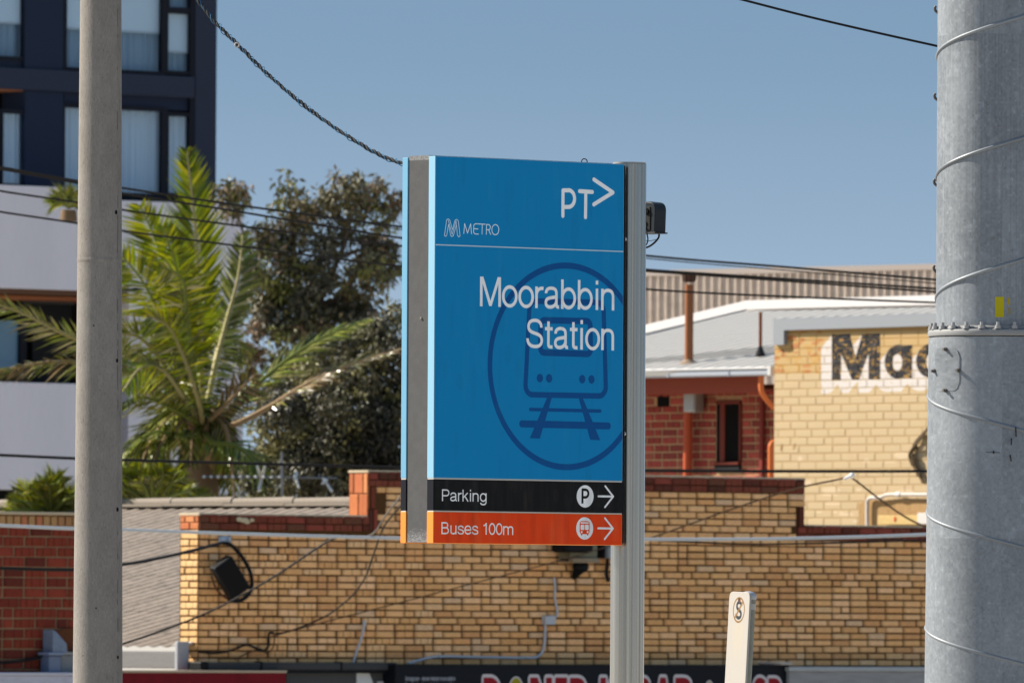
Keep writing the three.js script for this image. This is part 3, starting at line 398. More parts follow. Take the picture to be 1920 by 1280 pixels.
{
  // white metal roof: falls towards the left eave
  const pitch = THREE.MathUtils.degToRad(11.8), e0 = MX(1330, 693, .2), n = V(-Math.sin(pitch), Math.cos(pitch), 0);
  const hitRoof = (px, py, lift = 0) => { const p0 = FM.local(C), r = ray(px, py), q = FM.local(FM.o.clone().add(r)), rl = V(q.x, r.y, q.z); const p = V(p0.x, C.y, p0.z), t = e0.clone().addScaledVector(n, lift).sub(p).dot(n) / rl.dot(n); return p.addScaledVector(rl, t); };
  const Zs = hitRoof(1080, 702).z;
  const s = site('white_metal_roof', 'white corrugated metal roof with bright ridge capping above the red brick house', 'roof', FM, V(1.9, e0.y, MX(1330, 693, .2).z));
  const prism = (pts, t) => { const lo = pts.map((p) => p.clone().addScaledVector(n, -t)), pos = [], tri = (a, b, c) => pos.push(...a.toArray(), ...b.toArray(), ...c.toArray()); for (let i = 1; i < pts.length - 1; i++) { tri(pts[0], pts[i], pts[i + 1]); tri(lo[0], lo[i + 1], lo[i]); } for (let i = 0; i < pts.length; i++) { const j = (i + 1) % pts.length; tri(pts[i], lo[i], lo[j]); tri(pts[i], lo[j], pts[j]); } const g = new THREE.BufferGeometry(); g.setAttribute('position', new THREE.Float32BufferAttribute(pos, 3)); g.setAttribute('uv', new THREE.Float32BufferAttribute(new Float32Array(pos.length / 3 * 2), 2)); g.computeVertexNormals(); return g; };
  const outline = [[880, 707], [1443, 690], [1520, 640], [1990, 620], [1990, 547], [1755, 555], [1400, 566], [880, 691]].map(([x, y]) => hitRoof(x, y));
  const rm = std(.37, .36, .345, { roughness: .65 }); s.add('roof_sheet', prism(outline, .05), rm);
  // the raised ribs run down the fall, from the ridge to the eave
  const zs = outline.map((p) => p.z), z0 = Math.min(...zs), z1 = Math.max(...zs), ribs = [];
  for (let z = z0 + .1; z < z1; z += .2) { const xs = []; for (let i = 0; i < outline.length; i++) { const p = outline[i], q = outline[(i + 1) % outline.length]; if ((p.z - z) * (q.z - z) < 0) xs.push(p.x + (q.x - p.x) * (z - p.z) / (q.z - p.z)); } xs.sort((p, q) => p - q); for (let i = 0; i + 1 < xs.length; i += 2) { const L = (xs[i + 1] - xs[i]) / Math.cos(pitch), xm = (xs[i] + xs[i + 1]) / 2; ribs.push(new THREE.CylinderGeometry(.020, .020, L, 6).scale(.42, 1, 1).rotateZ(-Math.PI / 2 + pitch).translate(xm, e0.y + (xm - e0.x) * Math.tan(pitch) + .001, z)); } }
  const ro = s.add('roof_ribs', mergeGeometries(ribs), rm); ro.userData.kind = 'stuff';
  const capM = std(.52, .49, .46, { roughness: .6 });
  s.add('ridge_cap', prism([[1400, 580], [1500, 577], [1620, 574], [1990, 566], [1990, 545], [1755, 553], [1400, 563]].map(([x, y]) => hitRoof(x, y, .024)), .022), capM); s.add('hip_cap', prism([[880, 703], [1400, 579], [1400, 563], [880, 688]].map(([x, y]) => hitRoof(x, y, .022)), .02), capM);
  // flues standing on it
  const b = hitRoof(1292, 680), top = b.y + (680 - 517) / 173, fl = site('rusty_flue', 'tall rusty flue pipe with a crowned cap standing on the white roof', 'flue', FM, b), rust = std(.30, .12, .055, { map: rep(grimeTex, 2, 3), roughness: .8 });
  fl.add('pipe', rod(V(b.x, b.y - .2, b.z), V(b.x, top - .08, b.z), .047, .047, 16), rust); fl.add('cap', new THREE.CylinderGeometry(.07, .05, .08, 16).translate(b.x, top - .02, b.z), std(.1, .05, .035)); for (let i = 0; i < 6; i++) fl.add('crown_prong', rod(V(b.x + .06 * Math.cos(i), top - .05, b.z + .06 * Math.sin(i)), V(b.x + .075 * Math.cos(i), top + .04, b.z + .075 * Math.sin(i)), .012, .012, 6), std(.06, .035, .028)); fl.add('roof_collar', new THREE.ConeGeometry(.11, .09, 16).translate(b.x, b.y + .03, b.z), std(.28, .2, .14));
  const c = hitRoof(1426, 668), ct = c.y + (668 - 584) / 173, f2 = site('thin_flue', 'thin rusty vent pipe with a dark base near the eave corner of the white roof', 'flue', FM, c); f2.add('pipe', rod(V(c.x, c.y - .1, c.z), V(c.x, ct, c.z), .019, .019, 10), std(.2, .075, .04)); f2.add('boot', new THREE.CylinderGeometry(.022, .06, .1, 12).translate(c.x, c.y + .06, c.z), std(.03, .03, .032));
}
{
  // ribbed warehouse behind
  const FW = frameAt(at(1480, 520, 165), 50), q = (x, y) => FW.hit(x, y, 'x', 0), a = q(1100, 600), b = q(2010, 600), ta = q(1211, 509.5), tb = q(1754, 497), per = .155, pos = [], uv = [], idx = [];
  const top = (z) => ta.y + (tb.y - ta.y) * (z - ta.z) / (tb.z - ta.z);
  const s = site('ribbed_warehouse', 'tall beige ribbed metal warehouse wall rising behind the white roof', 'building', FW, V(.1, 0, (a.z + b.z) / 2));
  const nP = Math.floor((b.z - a.z) / per); let k = 0; const prof = [[0, 0], [.34, 0], [.42, .035], [.58, .035], [.66, 0]];
  for (let i = 0; i < nP; i++) for (const [f, o] of prof) { const z = a.z + (i + f) * per; pos.push(-o, 4, z, -o, top(z), z); uv.push(z, 0, z, 6); }
  for (let i = 0; i < pos.length / 6 - 1; i++) idx.push(2 * i, 2 * i + 2, 2 * i + 1, 2 * i + 1, 2 * i + 2, 2 * i + 3);
  let g = new THREE.BufferGeometry(); g.setAttribute('position', new THREE.Float32BufferAttribute(pos, 3)); g.setAttribute('uv', new THREE.Float32BufferAttribute(uv, 2)); g.setIndex(idx); g = g.toNonIndexed(); g.computeVertexNormals();
  s.add('ribbed_cladding', g, std(.60, .50, .42, { side: THREE.DoubleSide, map: rep(grimeTex, .3, .15), roughness: .7 })); s.add('backing', sideShape([V(0, 0, a.z), V(0, 0, b.z), V(0, top(b.z) - .02, b.z), V(0, top(a.z) - .02, a.z)], .2, .21), std(.3, .28, .26)); s.add('top_flashing', sideShape([V(0, top(a.z) - .07, a.z), V(0, top(b.z) - .07, b.z), V(0, top(b.z) + .02, b.z), V(0, top(a.z) + .02, a.z)], .12, -.04), std(.42, .36, .32));
}

// ------------------------------------------------------------------ apartment block, top left
{
  const FA = frameAt(at(406, 300, 146), 42), q = (x, y, z = 0) => FA.hit(x, y, 'z', z);
  const rendTex = dataTex(256, 256, (u, v) => { const k = .93 + .05 * N64(u * 16, v * 6) + .025 * N256(u * 256, v * 40) + .03 * N64(u * 64, 2.5); return [k, k, k]; }); rendTex.repeat.set(.4, .25);
  const navy = std(.017, .026, .052, { roughness: .7 }), navy2 = std(.030, .038, .062, { roughness: .7 }), frameM = std(.008, .010, .017, { roughness: .5 }), white = std(.70, .67, .71, { roughness: .8, map: rendTex });
  const xl = q(-110, 200).x, xr = q(406, 200).x;
  const s = site('apartment_block', 'dark navy apartment block with large curtained windows above pale lavender lower walls', 'building', FA, V((xl + xr) / 2, 0, -3));
  // a rectangle measured on the plane z: columns at its middle height, rows at its middle width
  const rc = (x0, y0, x1, y1, z = 0) => { const a = q(x0, (y0 + y1) / 2, z), b = q(x1, (y0 + y1) / 2, z), c = q((x0 + x1) / 2, y0, z), d = q((x0 + x1) / 2, y1, z); return [a.x, b.x, d.y, c.y]; };
  const slab = (n, x0, y0, x1, y1, z, t, m, r = .01) => { const [a, b, c, d] = rc(x0, y0, x1, y1, z); return s.add(n, t > .05 ? rbox(a, b, c, d, z - t, z, r) : box(a, b, c, d, z - t, z), m); };
  const core = s.add('inner_wall', box(xl, xr - .05, 0, q(200, -220).y, -4, -2.2), std(.03, .03, .035));
  slab('corner_pier', 366, -220, 406, 480, 0, 2.2, navy2); s.add('side_wall', box(xr - .06, xr - .012, 0, q(200, -230).y, -12, -2.21), navy2); 
  slab('floor_band', -110, 132, 365, 172, .04, 2.2, navy2); slab('floor_band', -110, -220, 365, -90, .03, 2.2, navy2); 
  slab('wall_pier', 46, -89, 119, 133, 0, 1.5, navy); slab('wall_pier', 46, 170, 118, 380, 0, 1.5, navy); slab('wall_band', 119, 172, 365, 203, -.06, 1.4, navy); slab('wall_band', 119, 366, 365, 400, -.06, 1.4, frameM); slab('wall_band', -110, 106, 46, 128, -.05, 1.4, navy);
  const glass = phys(.74, .85, .93, { transmission: 1, thickness: 0, roughness: .02, ior: 1.85 }), blindM = phys(.80, .80, .80, { roughness: .9 }), curtain = std(.62, .61, .60, { roughness: .9 });
  // one glazed unit: frame bars, pane, and what hangs behind it
  const unit = (x0, y0, x1, y1, kind) => {
    const [a, b, c, d] = rc(x0, y0, x1, y1, -.045), w = s.add('window', box(a - .02, b + .02, c - .02, d + .02, -.9, -.86), std(.09, .10, .11)), fw = .055;
    s.add('frame', mergeGeometries([box(a - fw, a, c - fw, d + fw, -.085, -.02), box(b, b + fw, c - fw, d + fw, -.085, -.02), box(a, b, c - fw, c, -.085, -.02), box(a, b, d, d + fw, -.085, -.02)]), frameM, w);
    s.add('pane', new THREE.PlaneGeometry(b - a, d - c).translate((a + b) / 2, (c + d) / 2, -.05), glass, w);
    if (kind === 'blind') { const yb = c + (d - c) * .36; s.add('blind', box(a - .03, b + .05, yb, d + .04, -.115, -.10), blindM, w); s.add('blind_rail', rbox(a - .03, b + .05, yb - .03, yb, -.125, -.098, .008), curtain, w); }
    const pos = [], idx = [], n = Math.round((b - a) / .02), c0 = kind === 'blind' ? .045 : 0; // pleated curtain
    const xa = a - .03, xb = b + .06;
    const m = Math.max(6, Math.round((xb - xa) / .016)); for (let i = 0; i <= m; i++) { const x = xa + (xb - xa) * i / m, z = -.135 - c0 + .02 * Math.sin(x * 48) + .012 * Math.sin(x * 113); pos.push(x, c, z, x, d, z); } for (let i = 0; i < m; i++) idx.push(2 * i, 2 * i + 2, 2 * i + 1, 2 * i + 1, 2 * i + 2, 2 * i + 3);
    const g = new THREE.BufferGeometry(); g.setAttribute('position', new THREE.Float32BufferAttribute(pos, 3)); g.setIndex(idx); g.computeVertexNormals(); g.setAttribute('uv', new THREE.Float32BufferAttribute(new Float32Array(pos.length / 3 * 2), 2)); s.add('curtain', g, kind === 'blind' ? std(.30, .36, .42, { side: THREE.DoubleSide, roughness: .9 }) : std(.74, .74, .74, { side: THREE.DoubleSide, roughness: .9 }), w);
    return w;
  };
  unit(123, -80, 302, 130, 'blind'); unit(313, 26, 355, 133, 'blind'); unit(316, -80, 356, 14, 'blind'); unit(119, 205, 301, 360, 'curtain'); unit(314, 218, 353, 362, 'curtain'); unit(-100, -80, 41, 103, 'blind'); unit(3, 213, 43, 344, 'curtain'); unit(-100, 213, -6, 344, 'curtain');
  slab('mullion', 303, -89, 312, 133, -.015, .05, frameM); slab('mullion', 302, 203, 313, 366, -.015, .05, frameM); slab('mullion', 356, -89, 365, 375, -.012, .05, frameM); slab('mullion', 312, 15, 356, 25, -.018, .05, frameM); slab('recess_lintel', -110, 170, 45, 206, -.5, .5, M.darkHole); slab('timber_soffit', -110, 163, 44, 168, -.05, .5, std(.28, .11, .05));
  // pale lower storeys, standing forward of the tower
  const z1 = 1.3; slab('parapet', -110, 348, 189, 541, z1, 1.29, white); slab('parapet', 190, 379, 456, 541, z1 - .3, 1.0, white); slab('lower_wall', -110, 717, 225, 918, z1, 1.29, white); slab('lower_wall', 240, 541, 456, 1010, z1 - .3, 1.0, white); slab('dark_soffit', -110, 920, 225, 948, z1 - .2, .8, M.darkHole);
  slab('timber_edge', -110, 542, 238, 552, z1 - .02, 1.2, std(.12, .06, .035)); slab('timber_edge', -110, 554, 238, 560, z1 - .08, 1.1, std(.25, .085, .035));
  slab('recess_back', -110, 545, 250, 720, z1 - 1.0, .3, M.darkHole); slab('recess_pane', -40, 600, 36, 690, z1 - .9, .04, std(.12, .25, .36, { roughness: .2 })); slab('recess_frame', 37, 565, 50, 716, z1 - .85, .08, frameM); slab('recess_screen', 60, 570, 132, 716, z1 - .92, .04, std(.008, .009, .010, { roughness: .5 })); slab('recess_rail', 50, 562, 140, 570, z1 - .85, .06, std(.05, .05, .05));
  slab('pale_render', 226, 948, 456, 1010, z1 - .28, .2, white);
}

// ------------------------------------------------------------------ trees
function leafGeo(list, w0 = .03, fold = .25) {        // list of [base, direction, side, length, width, tint]: folded two-facet leaves
  const pos = new Float32Array(list.length * 18 * 2), col = new Float32Array(list.length * 18 * 2); let o = 0;
  const put = (v, c) => { pos[o] = v.x; pos[o + 1] = v.y; pos[o + 2] = v.z; col[o] = c.r; col[o + 1] = c.g; col[o + 2] = c.b; o += 3; };
  const m = V(), t = V(), l = V(), r = V(), nn = V();
  for (const [b, d, s, len, w, c] of list) { nn.crossVectors(d, s).normalize(); m.copy(b).addScaledVector(d, len * .45).addScaledVector(nn, -w * fold); t.copy(b).addScaledVector(d, len); t.y -= len * .06; l.copy(b).addScaledVector(d, len * .4).addScaledVector(s, w / 2); r.copy(b).addScaledVector(d, len * .4).addScaledVector(s, -w / 2); put(b, c); put(m, c); put(l, c); put(l, c); put(m, c); put(t, c); put(b, c); put(r, c); put(m, c); put(m, c); put(r, c); put(t, c); }
  const g = new THREE.BufferGeometry(); g.setAttribute('position', new THREE.BufferAttribute(pos.slice(0, o), 3)); g.setAttribute('color', new THREE.BufferAttribute(col.slice(0, o), 3)); g.computeVertexNormals(); return g;
}
const leafMat = (tr = .4, ro = .55) => phys(1, 1, 1, { specularIntensity: .7, vertexColors: true, side: THREE.DoubleSide, roughness: ro, transmission: tr, thickness: 0 });
const randDir = () => { const z = rr(-1, 1), a = rr(0, 6.2832), r = Math.sqrt(1 - z * z); return V(r * Math.cos(a), z, r * Math.sin(a)); };
const LM = leafMat(.42, .26), LM2 = leafMat(.2, .5), LM3 = leafMat(.26, .26);

// one palm frond: pts are [px, py, distance]; plane says how its blade faces
function frond(pts, { wide = .5, n = 60, tints, blade = 'face', dead = 0, droop = .25, fromT = .16, sweep = .75, leafW = 1, ragged = .14 }) {
  n = Math.round(n * 1.45); const c = new THREE.CatmullRomCurve3(pts.map(([x, y, d]) => at(x, y, d))), L = [], side0 = V();
  for (let i = 0; i < n; i++) for (const sg of [-1, 1]) {
    const t = fromT + (1 - fromT) * (i + rr(-.3, .3)) / n; if (t > 1 || t < 0 || rnd() < ragged) continue; const p = c.getPoint(t), tg = c.getTangent(t);
    side0.crossVectors(tg, blade === 'face' ? D : V(0, 1, 0)).normalize(); if (blade === 'edge') side0.addScaledVector(V(0, -1, 0), .55).normalize();
    const prof = Math.pow(Math.sin(Math.PI * Math.min(1, .12 + .86 * (t - fromT) / (1 - fromT))), .6), sw = sweep + .5 * t;
    const nrm = V().crossVectors(side0, tg);
    const sd = side0.clone().multiplyScalar(sg), d = sd.addScaledVector(tg, sw).addScaledVector(nrm, (blade === 'face' ? rr(.05, .65) : .35)).addScaledVector(V(0, -1, 0), droop * rr(.4, 1.4)).add(randDir().multiplyScalar(.1 + dead * .25)).normalize();
    const col = tints[Math.floor(rnd() * tints.length)].clone().multiplyScalar(rr(.3, 1.5));
    L.push([p, d, V().crossVectors(d, nrm).add(randDir().multiplyScalar(.35)).normalize(), wide * prof * rr(.6, 1.12), rr(.020, .036) * leafW, col]);
  }
  const leaves = leafGeo(L), ra = new THREE.TubeGeometry(c, 24, 1, 6); // tapering rachis
  const pa = ra.attributes.position, P = []; for (let i = 0; i <= 24; i++) { const ctr = c.getPointAt(i / 24), r = .035 * (1 - .85 * i / 24) + .004; for (let j = 0; j <= 6; j++) { const k = i * 7 + j, v = V(pa.getX(k), pa.getY(k), pa.getZ(k)).sub(ctr).multiplyScalar(r).add(ctr); pa.setXYZ(k, v.x, v.y, v.z); } }
  return { leaves, ra };
}
const CL = (r, g, b) => new THREE.Color().setRGB(r, g, b);
const fresh = [CL(.60, .62, .012), CL(.48, .54, .012), CL(.72, .66, .015), CL(.28, .38, .015), CL(.14, .20, .012)], mid = [CL(.22, .27, .03), CL(.30, .32, .04), CL(.13, .17, .025), CL(.38, .36, .10)], pale = [CL(.3, .33, .1), CL(.4, .38, .15), CL(.22, .27, .06), CL(.5, .45, .26)], straw = [CL(.27, .18, .08), CL(.2, .14, .06), CL(.32, .23, .11), CL(.2, .2, .05)];
{
  const B = at(380, 812, 112), p = thing('palm_tree', 'bright green feather palm with arching fronds behind the corrugated roof', 'palm', V(B.x, 0, B.z));
  const sub = (g) => g.translate(-B.x, 0, -B.z);
  mesh('trunk', sub(mergeGeometries([rod(V(B.x, 0, B.z), V(B.x, B.y - .3, B.z), .22, .17, 16), rod(V(B.x, B.y - .35, B.z), V(B.x, B.y + .15, B.z), .17, .1, 16)])), std(.16, .11, .07), p);
  for (let i = 0; i < 22; i++) { const a = rr(0, 6.28), y = rr(-.5, .05); mesh('old_leaf_base', sub(rod(V(B.x + .12 * Math.cos(a), B.y + y, B.z + .12 * Math.sin(a)), V(B.x + .3 * Math.cos(a), B.y + y + rr(.1, .35), B.z + .3 * Math.sin(a)), .05, .02, 6)), std(.26, .17, .09), p); }
  const b = [380, 800, 112], rm = std(.17, .2, .05, { roughness: .5 }), rmPale = std(.34, .3, .14, { roughness: .5 }), rmD = std(.3, .21, .12);
  const add = (pts, o, m = rm, lm = o.tints === fresh ? LM : LM3) => { const f = frond([b, ...pts], o); const q = mesh('frond', sub(f.leaves), lm, p); mesh('midrib', sub(f.ra), m, q); };
  add([[377, 700, 112], [373, 560, 112], [366, 430, 111.9], [350, 283, 111.8]], { wide: .52, n: 150, tints: fresh, sweep: 1.0, droop: .08, fromT: .3 }, rmPale);
  add([[345, 680, 111.4], [322, 560, 111], [295, 460, 110.8], [262, 385, 110.6]], { wide: .5, n: 80, tints: fresh, sweep: .8, fromT: .25 });
  add([[340, 690, 111.3], [300, 590, 110.8], [262, 520, 110.5], [228, 480, 110.4]], { wide: .5, n: 70, tints: mid.concat(fresh), droop: .5 });
  add([[402, 690, 112.3], [425, 600, 112.5], [446, 520, 112.6], [455, 440, 112.7]], { wide: .36, n: 75, tints: mid.concat(pale), sweep: .9, fromT: .35 }, rmPale);
  add([[330, 720, 111.5], [290, 660, 111], [255, 630, 110.5], [215, 625, 110]], { wide: .5, n: 70, tints: pale.concat(mid), droop: .6 }, rmPale);
  add([[320, 735, 111.6], [240, 668, 111.2], [130, 630, 110.8], [20, 578, 110.5], [-60, 560, 110.2]], { wide: .42, n: 90, tints: mid.concat(pale), blade: 'edge', droop: .5 }, rmPale);
  add([[310, 745, 111.2], [220, 690, 110.8], [120, 678, 110.4], [20, 690, 110], [-60, 715, 109.8]], { wide: .38, n: 90, tints: straw.concat(mid), blade: 'edge', droop: .9 }, rmD);
  add([[330, 770, 111], [270, 745, 110.6], [225, 760, 110.2], [180, 800, 109.8]], { wide: .45, n: 70, tints: mid, blade: 'edge', droop: .8 });
  add([[420, 790, 112.3], [480, 722, 112.6], [590, 640, 112.9], [695, 598, 113.1]], { wide: .4, n: 80, tints: mid.concat([CL(.2, .22, .05)]), blade: 'edge', droop: .5, sweep: 1.2 }, rm);
  add([[440, 795, 111.6], [500, 765, 111.5], [560, 728, 111.4], [640, 690, 111.4], [752, 655, 111.3]], { wide: .3, n: 70, tints: straw, blade: 'edge', droop: .55, dead: .7, fromT: .42, sweep: 1.2 }, rmD);
  add([[410, 770, 111.5], [450, 730, 111.3], [480, 700, 111.2]], { wide: .3, n: 36, tints: straw, dead: .8, droop: .6 }, rmD);
  add([[400, 830, 111.4], [440, 835, 111.2], [480, 870, 111], [495, 920, 111]], { wide: .42, n: 60, tints: mid, blade: 'edge', droop: 1.1 });
  add([[345, 820, 111.3], [290, 810, 111], [240, 845, 110.8], [215, 900, 110.6]], { wide: .45, n: 60, tints: mid, blade: 'edge', droop: .9 });
  add([[370, 750, 111], [340, 660, 110.5], [312, 610, 110.2], [275, 590, 110]], { wide: .44, n: 60, tints: pale.concat(fresh), droop: .8 }, rmPale);
  add([[392, 740, 112.8], [410, 660, 113], [432, 640, 113.1], [470, 660, 113.3]], { wide: .4, n: 60, tints: mid, droop: .8 });
  for (const [x1, y1, x2, y2, dd] of [[350, 690, 318, 560, 1.2], [400, 700, 420, 590, 1.3], [340, 720, 290, 640, 1.1], [372, 660, 392, 520, 1.5]]) add([[x1, y1, 112 + dd * .6], [(x1 + x2) / 2, (y1 + y2) / 2, 112 + dd], [x2, y2, 112 + dd * 1.2]], { wide: .42, n: 46, tints: [CL(.05, .07, .015), CL(.07, .09, .02), CL(.1, .12, .03)], droop: .5 }, rm, LM3);  // dark-tinted fronds put the shade inside the crown into leaf colour
  add([[350, 640, 110.9], [338, 540, 110.5], [322, 470, 110.2]], { wide: .5, n: 60, tints: fresh, droop: .75, sweep: .6 }, rm);
  add([[352, 700, 111.5], [335, 600, 111], [326, 500, 110.6], [306, 425, 110.4]], { wide: .46, n: 64, tints: fresh, sweep: .8, fromT: .25, droop: .35 });
  add([[362, 690, 111], [350, 590, 110.4], [340, 520, 110], [300, 500, 109.6]], { wide: .44, n: 60, tints: fresh.concat(pale), droop: .7 });
  add([[340, 740, 110.8], [300, 690, 110.2], [262, 690, 109.8], [232, 730, 109.5]], { wide: .42, n: 60, tints: pale.concat(fresh), droop: .9 }, rmPale);
  add([[392, 740, 112.5], [408, 650, 112.9], [430, 580, 113.2], [462, 560, 113.4]], { wide: .38, n: 56, tints: pale.concat(mid), droop: .6 }, rmPale);
  // the skirt of hanging fronds that hides the top of the trunk
  for (let i = 0; i < 22; i++) { const a = rr(.9, Math.PI + .4), len = rr(80, 170) * (a < 1.6 ? .55 : 1), dx = Math.cos(a), dy = -Math.sin(a), dd = rr(-1.2, .9); add([[380 + dx * len * .4, 800 + dy * len * .25 - 10, 112 + dd * .5], [380 + dx * len * .8, 800 + dy * len * .2 + 30, 112 + dd * .8], [380 + dx * len * 1.05, 800 + dy * len * .1 + rr(75, 150), 112 + dd]], { wide: rr(.28, .42), n: 40, tints: i % 4 === 0 ? straw.concat(mid) : mid.concat([CL(.08, .1, .02), CL(.1, .13, .03)]), blade: i % 2 ? 'edge' : 'face', droop: .9 }, i % 3 ? rm : rmD); }
  // small cycad-like palms at roof level
  for (const [px, py, d, n, label, sp] of [[128, 386, 138, 9, 'small tuft of leaves on the pale balcony parapet left of the concrete pole', 34], [95, 965, 109.5, 30, 'short spiky palm tuft above the ridge left of the concrete pole', 75], [285, 962, 109.5, 44, 'low bushy palm tuft above the ridge right of the concrete pole', 95], [405, 965, 110.5, 12, 'small tuft of dry palm leaves beside the antenna mast', 40]]) {
    const b0 = at(px, py, d), t = thing('low_palm', label, 'palm', V(b0.x, b0.y - 1.2, b0.z)); mesh('trunk', rod(V(0, n === 9 ? 1 : 0, 0), V(0, 1.15, 0), .12, .1, 10), std(.18, .12, .07), t);
    for (let i = 0; i < n; i++) { const a = Math.PI * (i + .5) / n + rr(-.12, .12), len = sp * rr(.8, 1.15), dd = rr(-.7, .7), f = frond([[px, py, d], [px + Math.cos(a) * len * .5, py - Math.sin(a) * len * .62, d + dd * .5], [px + Math.cos(a) * len * 1.05, py - Math.sin(a) * len * .95 + 6, d + dd]], { wide: .26, n: 26, leafW: .62, tints: n === 12 ? straw.concat(mid) : mid.concat(fresh, pale), droop: .12, sweep: 1.5, fromT: .2 }); f.leaves.translate(-b0.x, -b0.y + 1.2, -b0.z); f.ra.translate(-b0.x, -b0.y + 1.2, -b0.z); const q = mesh('frond', f.leaves, LM, t); mesh('midrib', f.ra, rm, q); }
  }
}
// broadleaf crowns: clumps [px, py, radius px, density]
function crownTree(name, label, dist, base, clumps, limbs, tints, { leaf = [.09, .035], per = 1, mat = LM2, bark = std(.13, .095, .07), spread = 1.4, clumpOut = .75 }) {
  const b0 = at(base[0], base[1], dist), t = thing(name, label, 'tree', V(b0.x, 0, b0.z)), s = dist / FPX, L = [], wood = [];
  for (const [pts, r0, r1] of limbs) { const c = new THREE.CatmullRomCurve3(pts.map(([x, y, dz = 0]) => at(x, y, dist + dz))); for (let i = 0; i < 12; i++) wood.push(rod(c.getPoint(i / 12), c.getPoint((i + 1) / 12), r0 + (r1 - r0) * i / 12, r0 + (r1 - r0) * (i + 1) / 12, 7)); }
  mesh('trunk', mergeGeometries([rod(V(b0.x, 0, b0.z), b0, .28, .2, 10), ...wood]).translate(-b0.x, 0, -b0.z), bark, t);
  for (const [px, py, rad, dens = 1, tone = -1] of clumps) {
    const ctr = at(px, py, dist + rr(-1, 1) * rad * s * spread), R0 = rad * s, sub = Math.max(3, Math.round(rad * rad * .012 * dens));
    for (let k = 0; k < sub; k++) {
      const o = randDir().multiplyScalar(R0 * Math.pow(rnd(), .45)), cc = ctr.clone().add(V(o.x, o.y * clumpOut, o.z * spread)), rs = rr(.1, .24), ti = tints[tone >= 0 ? tone : Math.floor(rnd() * tints.length)], br = rr(.65, 1.25);
      const m = Math.round(26 * per * rr(.6, 1.3));
      for (let j = 0; j < m; j++) { const d = randDir(); const p = cc.clone().addScaledVector(d, rs * Math.pow(rnd(), .5)); const dir = randDir().addScaledVector(V(0, -1, 0), .7).normalize(); L.push([p, dir, V().crossVectors(dir, randDir()).normalize(), leaf[0] * rr(.7, 1.4), leaf[1] * rr(.7, 1.3), ti.clone().multiplyScalar(br * rr(.8, 1.2))]); }
      if (k % 3 === 0) wood.length = 0;
    }
  }
  const crown = mesh('crown', leafGeo(L).translate(-b0.x, 0, -b0.z), mat, t); return L.length;
}
const euc = [CL(.16, .14, .065), CL(.19, .155, .075), CL(.14, .13, .05), CL(.24, .24, .06), CL(.25, .17, .10), CL(.08, .075, .042)], lime = [CL(.15, .16, .05)], darkL = [CL(.058, .056, .03), CL(.085, .078, .04), CL(.034, .034, .022), CL(.14, .125, .06), CL(.25, .23, .08)];  // last euc tint and darkL are darkened, crown shade put into leaf colour
crownTree('gum_tree', 'tall open-crowned gum tree with brownish foliage left of the sign', 134, [575, 940],
  [[620, 370, 26], [655, 340, 24], [672, 365, 26], [690, 385, 22], [705, 350, 12], [560, 372, 20], [540, 352, 10], [520, 385, 16], [590, 395, 26], [640, 400, 24], [568, 410, 20], [434, 350, 20], [420, 370, 14], [446, 372, 14], [437, 392, 10], [735, 390, 20], [720, 415, 16], [748, 370, 14], [680, 405, 14], [622, 440, 26], [655, 425, 16], [560, 440, 26], [520, 430, 24], [500, 460, 28], [480, 440, 18], [540, 480, 30], [580, 500, 26], [690, 455, 28], [725, 470, 24], [730, 500, 20], [700, 500, 30], [715, 525, 20], [680, 520, 16], [470, 500, 24], [495, 520, 26], [530, 540, 30, 1, 3], [555, 560, 26, 1, 3], [500, 570, 28], [470, 560, 22], [580, 560, 22], [600, 600, 26], [560, 620, 30], [520, 620, 28], [480, 610, 20], [655, 610, 26], [690, 600, 20], [635, 640, 30], [590, 660, 28], [610, 470, 30, 1, 5], [600, 530, 34, 1, 5], [545, 500, 30, 1, 5], [520, 590, 34, 1, 5], [570, 580, 34, 1, 5], [640, 600, 30, 1, 5], [700, 470, 26, 1, 5], [560, 700, 40], [520, 680, 36], [610, 710, 36], [480, 670, 30], [660, 690, 30], [500, 740, 34], [560, 760, 34], [640, 680, 36], [690, 660, 34], [730, 640, 26], [620, 740, 36], [680, 730, 36], [590, 800, 34], [530, 820, 32], [640, 790, 34], [650, 545, 26], [668, 575, 26], [620, 580, 28], [600, 500, 24], [690, 560, 18], [640, 520, 18], [668, 500, 16], [610, 640, 30], [690, 630, 26]],
  [[[[575, 940], [578, 780], [570, 640], [556, 520], [545, 400]], .12, .02], [[[572, 660], [600, 560], [640, 470], [665, 380]], .06, .015], [[[574, 720], [620, 570, 1], [650, 540, 1], [680, 470, 1]], .06, .015], [[[570, 640], [520, 560], [480, 500], [437, 380]], .045, .012], [[[640, 480], [690, 460], [735, 400]], .03, .012], [[[600, 575], [640, 555], [690, 480]], .04, .015]], euc, { per: 1.15, leaf: [.10, .04] });
